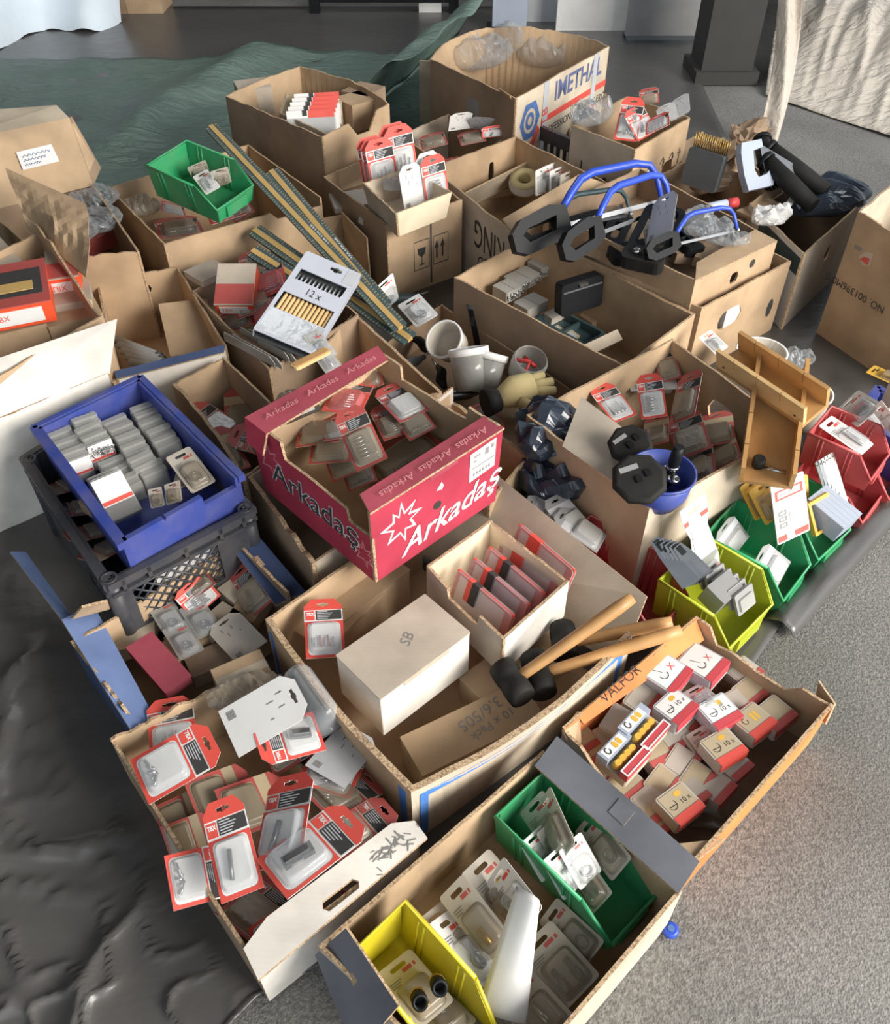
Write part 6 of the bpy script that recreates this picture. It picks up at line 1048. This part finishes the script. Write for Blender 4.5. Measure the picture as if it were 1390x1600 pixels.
# small tray with upright cards in the carton with glass marks
t2 = carton('small pale tray with upright red headed cards on the carton with glass marks', [(566, 286), (635, 262), (706, 300), (618, 334)], .34, .255, 'card_grey', 'card_light', {'RF': dict(mats=('card_cream', 'card_light', 'edge'), jag=.001)}, name='carton_tray', cat='tray', taper=.88)
for k, (x, y, w, p, l) in enumerate(((588, 266, 40, F_['low'], 'red headed card at the far left of the small tray'), (594, 269, 40, F_['low'], 'second red headed card in the left stack of the small tray'), (602, 272, 42, F_['bits'], 'front red headed card of the left stack in the small tray'), (624, 250, 42, F_['bits'], 'red headed card at the rear of the small tray'), (632, 253, 42, F_['bits'], 'red headed card before the rearmost one in the small tray'), (649, 300, 34, BK, 'white card back standing at the front of the small tray'), (676, 285, 36, BK, 'white card edge behind the red headed card at the right of the small tray'), (684, 290, 36, F_['rows'], 'red headed card at the right end of the small tray'))):
    a_, c_ = P(x - w/2, y + 18, .30), P(x + w/2, y + 6, .30); X = c_ - a_; M = axes(a_ - Vector((0, 0, .03)), X, Vector((0, .30, 1))); s = X.length/.11; place(p, M @ Matrix.Scale(s, 4), l)
place(('plastic_bag', 'bag', [part('bag_skin', bag(61, 'clear_bag', .10, .07, .04))]), atc(622, 296, .31, 30), 'clear bag of shiny parts in the small tray')
for k, (x, y, a, l, m_) in enumerate(((545, 318, 20, 'white card lying in the carton with glass marks', 'white_dusty'), (590, 345, 60, 'pale card standing near the front of the carton with glass marks', 'white_dusty'), (630, 345, 30, 'dusty red pack at the front inside the carton with glass marks', 'red_dusty'), (540, 290, 40, 'brown carton in the rear of the carton with glass marks', 'card'))): A(small_box(m_, .12, .08, .02), x, y, .20, a, l, 15, 0)
# carton with the divider
for k, (x, y, l) in enumerate(((838, 275, 'white peg card in the row behind the bent flap, first'), (848, 270, 'white peg card in the row behind the bent flap, second'), (860, 276, 'white peg card in the row behind the bent flap, third'), (876, 282, 'grey peg card with a dark slot, last in the row'))): K(PW['rod'] if k < 3 else PC['ring'], (x-8, y-6), (x+20, y-18), (x-2, y+32), (.16, .16, .25), l)
place(('tape_roll', 'tape', [part('roll', (lambda b: (b.lathe([(.025, 0), (.055, 0), (.055, .04), (.025, .04), (.025, 0)], 24, 0, (0, 0, 0), False, False), b.mesh('r', 'glove'))[1])(MB())), part('wrapper', (lambda b: (b.lathe([(.056, .006), (.0575, .02), (.056, .036)], 24, 0, (0, 0, 0), False, False), b.mesh('w', 'white'))[1])(MB()))]), atc(818, 292, .14, 0, 20, 0), 'yellowish roll in a white wrapper beside the peg cards')
for k, (x, y, a, l, m_) in enumerate(((700, 268, 30, 'red and brown pack at the rear wall of the divided carton', 'red_dusty'), (745, 258, 40, 'flat tan carton at the rear of the divided carton', 'card'), (770, 300, 20, 'flat brown board on the floor of the divided carton', 'card_dark'), (720, 285, 60, 'brown carton behind the divider', 'card_light'))): A(small_box(m_, .14, .09, .03), x, y, .08, a, l, 4, 0)
# goods between the big printed carton and the divided one
B_['between'] = carton('low brown carton of white and red packs before the big printed carton', [(622, 212), (700, 178), (788, 218), (700, 262)], .23, .0, 'card_dark', 'card_dark', {'LB': dict(mats=('card', 'card_grey', 'edge'))})
for k, (bl, br, tl, z, p, l) in enumerate((((700, 205), (735, 200), (706, 178), (.24, .24, .31), BK, 'white card with a slot leaning before the big printed carton'), ((735, 200), (775, 202), (728, 182), (.24, .24, .30), BKg, 'long white grey card right of the leaning white card'), ((752, 216), (790, 212), (756, 198), (.24, .24, .28), F_['roll'], 'white pack with an orange red end at the corner of the printed carton'), ((660, 235), (700, 225), (652, 215), .22, FD['low'], 'brown red pack in the low carton before the printed one'), ((720, 228), (760, 220), (712, 210), .22, FD['bits'], 'dusty red pack below the leaning white card'))): C(p, bl, br, tl, z, l)
A(PY, 686, 0 + 230, .26, 60, 'small yellow card behind the red headed cards', 70, 0, .7) if 0 else None
# bulging carton: tray of packs
t3 = carton('white tray of stacked packs in the bulging carton', [(436, 176), (446, 146), (534, 156), (512, 210)], .36, .24, 'card_grey', 'card_cream', {'RF': 'none'}, name='carton_tray', cat='tray')
for k in range(5):
    a_, c_ = P(450 + 3*k, 204 - 7*k, .33), P(524 + 2*k, 200 - 7*k, .33); X = c_ - a_; L = X.length; M = axes(a_ - Vector((0, 0, .05)), X, Vector((0, .35, 1))); o = thing('tool_pack', '%s white and red pack stacked in the white tray of the bulging carton' % ('front', 'second', 'third', 'fourth', 'rear')[k], 'pack', M)
    link('card', MB().box((0, 0, -.006), (L, .11, .006)).mesh('c', 'white'), o); link('red_panel', MB().box((L*.45, .085, -.0065), (L*1.001, .1105, .0065)).mesh('r', 'red'), o); link('black_mark', MB().box((L*.33, .092, -.007), (L*.43, .111, .007)).mesh('b', 'ink'), o)
    if k == 0: link('clear_wrap', MB().box((-.003, -.003, .007), (L+.003, .085, .010)).mesh('w', 'clear_bag'), o)
for k, (x, y, l) in enumerate(((400, 172, 'white grey carton at the side wall inside the bulging carton'), (560, 195, 'tan carton beside the white tray in the bulging carton'), (570, 180, 'brown carton behind the tan one in the bulging carton'))): A(small_box(('card_grey', 'card', 'card_dark')[k], .13, .12, .10), x, y, .25, 20 + 20*k, l)
# printed carton: clear bags
for k, (x, y, z, s, l) in enumerate(((748, 108, .36, .30, 'crumpled clear bag at the near wall of the big printed carton'), (785, 82, .40, .26, 'tall crumpled clear bag rising in the middle of the printed carton'), (838, 104, .34, .30, 'clear bag lying at the printed wall of the big carton'))):
    place(('plastic_bag', 'bag', [part('bag_skin', bag(71+k, 'clear_bag', s, s*.6, s*.45, 26, .3))]), atc(x, y, z - .1, 20 + 60*k, 20*(k == 1), 50*(k == 1)), l)
# small printed carton: packs
for k, (bl, br, tl, z, p, l) in enumerate((((958, 218), (994, 222), (968, 150), (.34, .34, .44), F_['low'], 'large red and white pack standing at the front of the small printed carton'), ((996, 222), (1025, 205), (994, 165), (.34, .34, .42), F_['roll'], 'red and white pack right of the large one, turned aside'), ((1008, 212), (1046, 195), (1006, 190), .37, F_['bits'], 'flat red white pack at the front rim of the small printed carton'), ((1030, 195), (1060, 182), (1024, 170), .38, BK, 'white card back at the right rim of the small printed carton'), ((1048, 190), (1078, 172), (1044, 162), .38, BK, 'white card back lying highest at the right corner of the small printed carton'), ((1000, 165), (1030, 160), (998, 140), .40, FD['low'], 'dusty pack at the rear of the small printed carton'))): C(p, bl, br, tl, z, l)
place(('plastic_bag', 'bag', [part('bag_skin', bag(81, 'clear_bag', .17, .12, .09))]), atc(922, 195, .36, 30), 'clear bag of shiny parts at the corner of the small printed carton')
for k, (x, y, a) in enumerate(((862, 180, 20), (880, 195, 70), (905, 178, 40), (925, 168, 10), (900, 200, 100))): A(small_box('card' if k % 2 else 'card_light', .15, .10, .02), x, y, .14, a, 'cardboard scrap in the black ribbed crate, %s from its rib end' % ORD[[0, 1, 3, 4, 2][k]], 12, -10, 1.0, group='cardboard scraps in the ribbed crate')
# hacksaws
def hacksaw(label, x, y, z, ang, tx, ty, frame_m, handle_m, k=1.0):
    ps = []; b = MB(); b.tube([(-.02, .03, 0), (-.02, .085, 0), (.0, .10, 0), (.25, .115, 0), (.29, .10, 0), (.30, .07, 0), (.30, -.005, 0)], [.007, .008, .009, .009, .009, .008, .006], 8); ps.append(part('frame', b.mesh('f', frame_m)))
    b = MB(); b.prism([[(-.02, .10), (.0, .095), (-.01, .05), (-.03, -.02), (-.07, -.055), (-.10, -.05), (-.13, .02), (-.12, .07), (-.08, .10)], [(-.045, .06), (-.05, .02), (-.075, -.02), (-.09, -.015), (-.10, .03), (-.09, .06)][::-1]], -.013, .013); ps.append(part('handle', b.mesh('h', handle_m)))
    b = MB(); b.box((-.02, -.006, -.0006), (.30, .006, .0006)); ps.append(part('saw_blade', b.mesh('b', 'steel_dark'))); b = MB(); b.tube([(-.03, 0, 0), (-.015, 0, 0)], .006, 8); b2 = MB(); b2.tube([(.296, 0, -.012), (.296, 0, .012)], .005, 8); ps += [part('clamp', b.mesh('c', 'steel')), part('pin', b2.mesh('p', 'steel'))]
    place(('hacksaw', 'hacksaw', ps), atc(x, y, z, ang, tx, ty, k), label)
def saw3(label, h, e, up, zh, ze, zu, fm='saw_blue', hm='black_plastic', k=None):
    """h: handle side, e: far end of the blade, up: side towards which the frame arches"""
    a, c, u_ = P(*h, zh), P(*e, ze), P(*up, zu); M = axes(a, c - a, u_ - a); s = (c - a).length/.30
    ps = []; b = MB(); b.tube([(-.03, .03, 0), (.02, .075, 0), (.06, .105, 0), (.10, .115, 0), (.24, .112, 0), (.285, .10, 0), (.30, .07, 0), (.30, -.005, 0)], [.010, .011, .0115, .0115, .011, .010, .009, .007], 8); ps.append(part('frame', b.mesh('f', fm)))
    b = MB(); b.prism([[(-.01, .05), (-.01, -.012), (-.05, -.035), (-.15, -.05), (-.185, -.035), (-.185, .01), (-.15, .04), (-.06, .06)], [(-.045, .03), (-.055, -.006), (-.14, -.02), (-.155, .0), (-.135, .015)][::-1]], -.014, .014); ps.append(part('handle', b.mesh('h', hm)))
    b = MB(); b.box((-.02, -.006, -.0006), (.30, .006, .0006)); ps.append(part('saw_blade', b.mesh('b', 'steel_dark'))); b = MB(); b.tube([(-.03, 0, 0), (-.012, 0, 0)], .007, 8); b2 = MB(); b2.tube([(.296, 0, -.014), (.296, 0, .014)], .006, 8); ps += [part('clamp', b.mesh('c', 'steel')), part('pin', b2.mesh('p', 'steel'))]
    place(('hacksaw', 'hacksaw', ps), M @ Matrix.Scale(s, 4), label)
saw3('hacksaw with dark blue frame lying over the bent flap, farthest from the tray', (878, 354), (985, 336), (888, 322), .33, .33, .37, 'ruler_green'); saw3('hacksaw with a blue bow, in the middle of the three on the tray edge', (892, 350), (1034, 314), (900, 306), .35, .35, .41); saw3('hacksaw with a bright blue bow, nearest the peg card', (944, 362), (1048, 322), (950, 318), .36, .36, .42); saw3('hacksaw with a blue bow lying over the clear bag at the front of the tray', (1064, 380), (1152, 360), (1055, 336), .36, .36, .42)
for k, (x, y, a, l) in enumerate(((905, 352, 30, 'added black tool shape as shade deep under the farthest hacksaw'), (962, 362, 70, 'added black tool shape as shade between the two blue hacksaws'), (1000, 392, 20, 'added black tool shape as shade below the black saw frame'), (1060, 372, 110, 'added black tool shape as shade beside the blue bow at the tray front'))):
    b = MB(); b.prism([rrect(-.10, -.035, .10, .035, .02, 4), rrect(-.07, -.012, .04, .012, .01, 3)[::-1]], -.014, .014); h = MB(); h.tube([(.09, 0, 0), (.17, .02, 0)], .008, 8); place(('shade_filler', 'tool', [part('grip', b.mesh('b', 'black_plastic')), part('steel_rod', h.mesh('t', 'steel_dark'))]), atc(x, y, .285, a, 10, 0), l)  # added black shapes standing in for the dark shade among the hacksaws
b = MB(); b.prism([rrect(-.06, -.11, .06, .11, .03, 4), rrect(-.042, -.085, .042, .09, .02, 4)[::-1]], -.012, .012); h = MB(); h.prism([rrect(-.06, -.16, .06, -.10, .02, 3)], -.02, .02); place(('black_saw_frame', 'saw', [part('frame', b.mesh('f', 'black_plastic')), part('grip', h.mesh('g', 'black_rubber')), part('screw', (lambda q: (q.lathe([(.012, 0), (.012, .01), (.006, .014)], 10), q.mesh('s', 'steel'))[1])(MB()), Matrix.Translation((-.02, -.13, .02)))]), atc(1025, 362, .35, -25, 12, 0), 'black saw frame around the pale peg card on the hacksaw tray')
C(BKg, (1008, 385), (1048, 368), (1022, 312), .33, 'pale card with a hang slot inside the black saw frame'); K(PC['ring'], (1000, 350), (1040, 335), (1010, 395), .30, 'dusty peg card under the black saw frame')
for k, (x, y, a, l) in enumerate(((1105, 365, 20, 'clear bag with glinting parts under the blue bow at the tray front'), (1128, 378, -20, 'clear film pack beside the glinting bag'), (1090, 350, 70, 'dusty clear bag with an orange slot card'))): place(('plastic_bag', 'bag', [part('bag_skin', bag(91+k, 'clear_bag', .15, .10, .04))]), atc(x, y, .32, a), l)
for k, (x, y, a) in enumerate(((1120, 398, 20), (1105, 410, 60), (1060, 400, 100), (985, 385, 45), (950, 345, 20), (930, 390, 70))): A(small_box('card' if k % 2 else 'card_dark', .10, .07, .03), x, y, .25, a, 'brown carton lying under the hacksaws, %s from the white and green carton' % ORD[[0, 1, 2, 3, 4, 5][k]], 8, 0, 1.0, group='brown cartons under the hacksaws')
A(small_box('white', .16, .05, .10), 1150, 470, .17, 40, 'white carton showing through the hand hole of the lower hacksaw carton', dz=-.08); A(small_box('white_dusty', .05, .04, .002), 1052, 452, .22, 40, 'white paper scrap between the two hacksaw cartons')
# brush, grey handled saw and dark things behind
M = axes(P(1065, 285, .26), P(1110, 300, .26) - P(1065, 285, .26), Vector((.05, .2, 1))); b = MB(); b.prism([rrect(0, 0, .13, .12, .01, 2)], -.015, .015); o = thing('wire_brush', 'dark wire brush with brass bristle tufts standing behind the hacksaws', 'brush', M); link('brush_back', b.mesh('bb', 'dark_grey'), o)
for k in range(8): b = MB(); [b.tube([(.012 + .0155*k + dx, .118, dz), (.012 + .0155*k + dx*1.6, .165, dz*1.5)], .0022, 4) for dx in (-.003, .003) for dz in (-.006, .006)]; link('bristle_tuft', b.mesh('bt', 'brass'), o)
a, c, e = P(1165, 300, .30), P(1200, 292, .30), P(1158, 250, .38); M = axes(a, c - a, e - a); b = MB(); b.prism([[(0, 0), (.10, .0), (.115, .03), (.10, .05), (.085, .04), (.05, .035), (.04, .06), (.045, .09), (.05, .12), (.09, .125), (.09, .15), (.01, .15), (0, .12), (-.005, .05)]], -.014, .014); h = MB(); h.prism([[(.09, .01), (.32, -.10), (.33, -.03), (.09, .14)]], -.001, .001); [h.prism([[(.10+.02*k, .004-.0096*k), (.112+.02*k, -.001-.0096*k), (.104+.02*k, -.008-.0096*k)]], -.001, .001) for k in range(10)]
place(('hand_saw', 'saw', [part('handle', b.mesh('h', 'saw_pale')), part('saw_blade', h.mesh('b', 'steel_dark'))]), M, 'hand saw with a pale blue grey handle behind the hacksaws')
for k, (x, y, z, a, m_, l) in enumerate(((1130, 268, .26, 20, 'card', 'crumpled brown paper behind the wire brush'), (1165, 222, .24, 60, 'card_dark', 'dark brown bundle at the rear of the brush carton'), (1110, 295, .26, 40, 'card_dark', 'brown board lump right of the wire brush'))): place(('paper_bundle', 'paper', [part('bundle', bag(101+k, m_, .2, .14, .07, 16, .6))]), atc(x, y, z - .05, a), l)
for k, (p0, p1, l) in enumerate((((1190, 218), (1205, 290), 'black tube standing at the rear of the brush carton'), ((1200, 232), (1290, 300), 'long black tube lying towards the white green carton, upper'), ((1195, 250), (1270, 322), 'long black tube lying towards the white green carton, lower'))):
    p, q = P(*p0, .36), P(*p1, .28); b = MB(); b.tube([Vector(), (q-p)*.5, q-p], [.028, .03, .026], 12); h = MB(); h.tube([(q-p)*-.02, (q-p)*.05], .032, 12); place(('black_tube', 'tube', [part('tube', b.mesh('t', 'black_rubber')), part('end_cap', h.mesh('c', 'black_plastic'))]), Matrix.Translation(p), l)
p = P(1135, 318, .30); b = MB(); b.tube([(0, 0, 0), (-.09, -.03, 0)], [.014, .010], 10); h = MB(); h.tube([(0, 0, 0), (.035, .01, 0)], .016, 10); place(('box_cutter', 'tool', [part('blade_body', b.mesh('b', 'saw_pale')), part('red_end', h.mesh('r', 'pliers_red'))]), Matrix.Translation(p), 'pale tool with a red end lying above the blue bow')
place(('black_bag', 'bag', [part('bag_skin', bag(111, 'bag_black', .36, .24, .10, 34, .4, .45))]), atc(1288, 325, .20, 40), 'black plastic lining bulging out of the white and green carton'); place(('plastic_bag', 'bag', [part('bag_skin', bag(113, 'white', .14, .10, .05, 20, .5))]), atc(1202, 348, .25, 30), 'crumpled white bag at the corner of the white and green carton'); A(small_box('white', .02, .09, .004), 1235, 315, .27, -30, 'narrow white strip among the dark things before the black lining'); solid('flat brown board beside the black lining', (1185, 345), (1235, 325), (1160, 325), .24, .01, 'card')
b = MB(); b.lathe([(.010, 0), (.014, .003), (.014, .008), (.010, .012)], 14, 0, (0, 0, 0)); h = MB(); h.lathe([(.006, .0121), (.006, .014)], 10); place(('bottle_cap', 'cap', [part('cap', b.mesh('c', 'saw_blue')), part('hollow', h.mesh('h', 'blue_print'))]), atc(1046, 1455, .004, 0), 'small blue plastic cap on the concrete beside the orange tray')
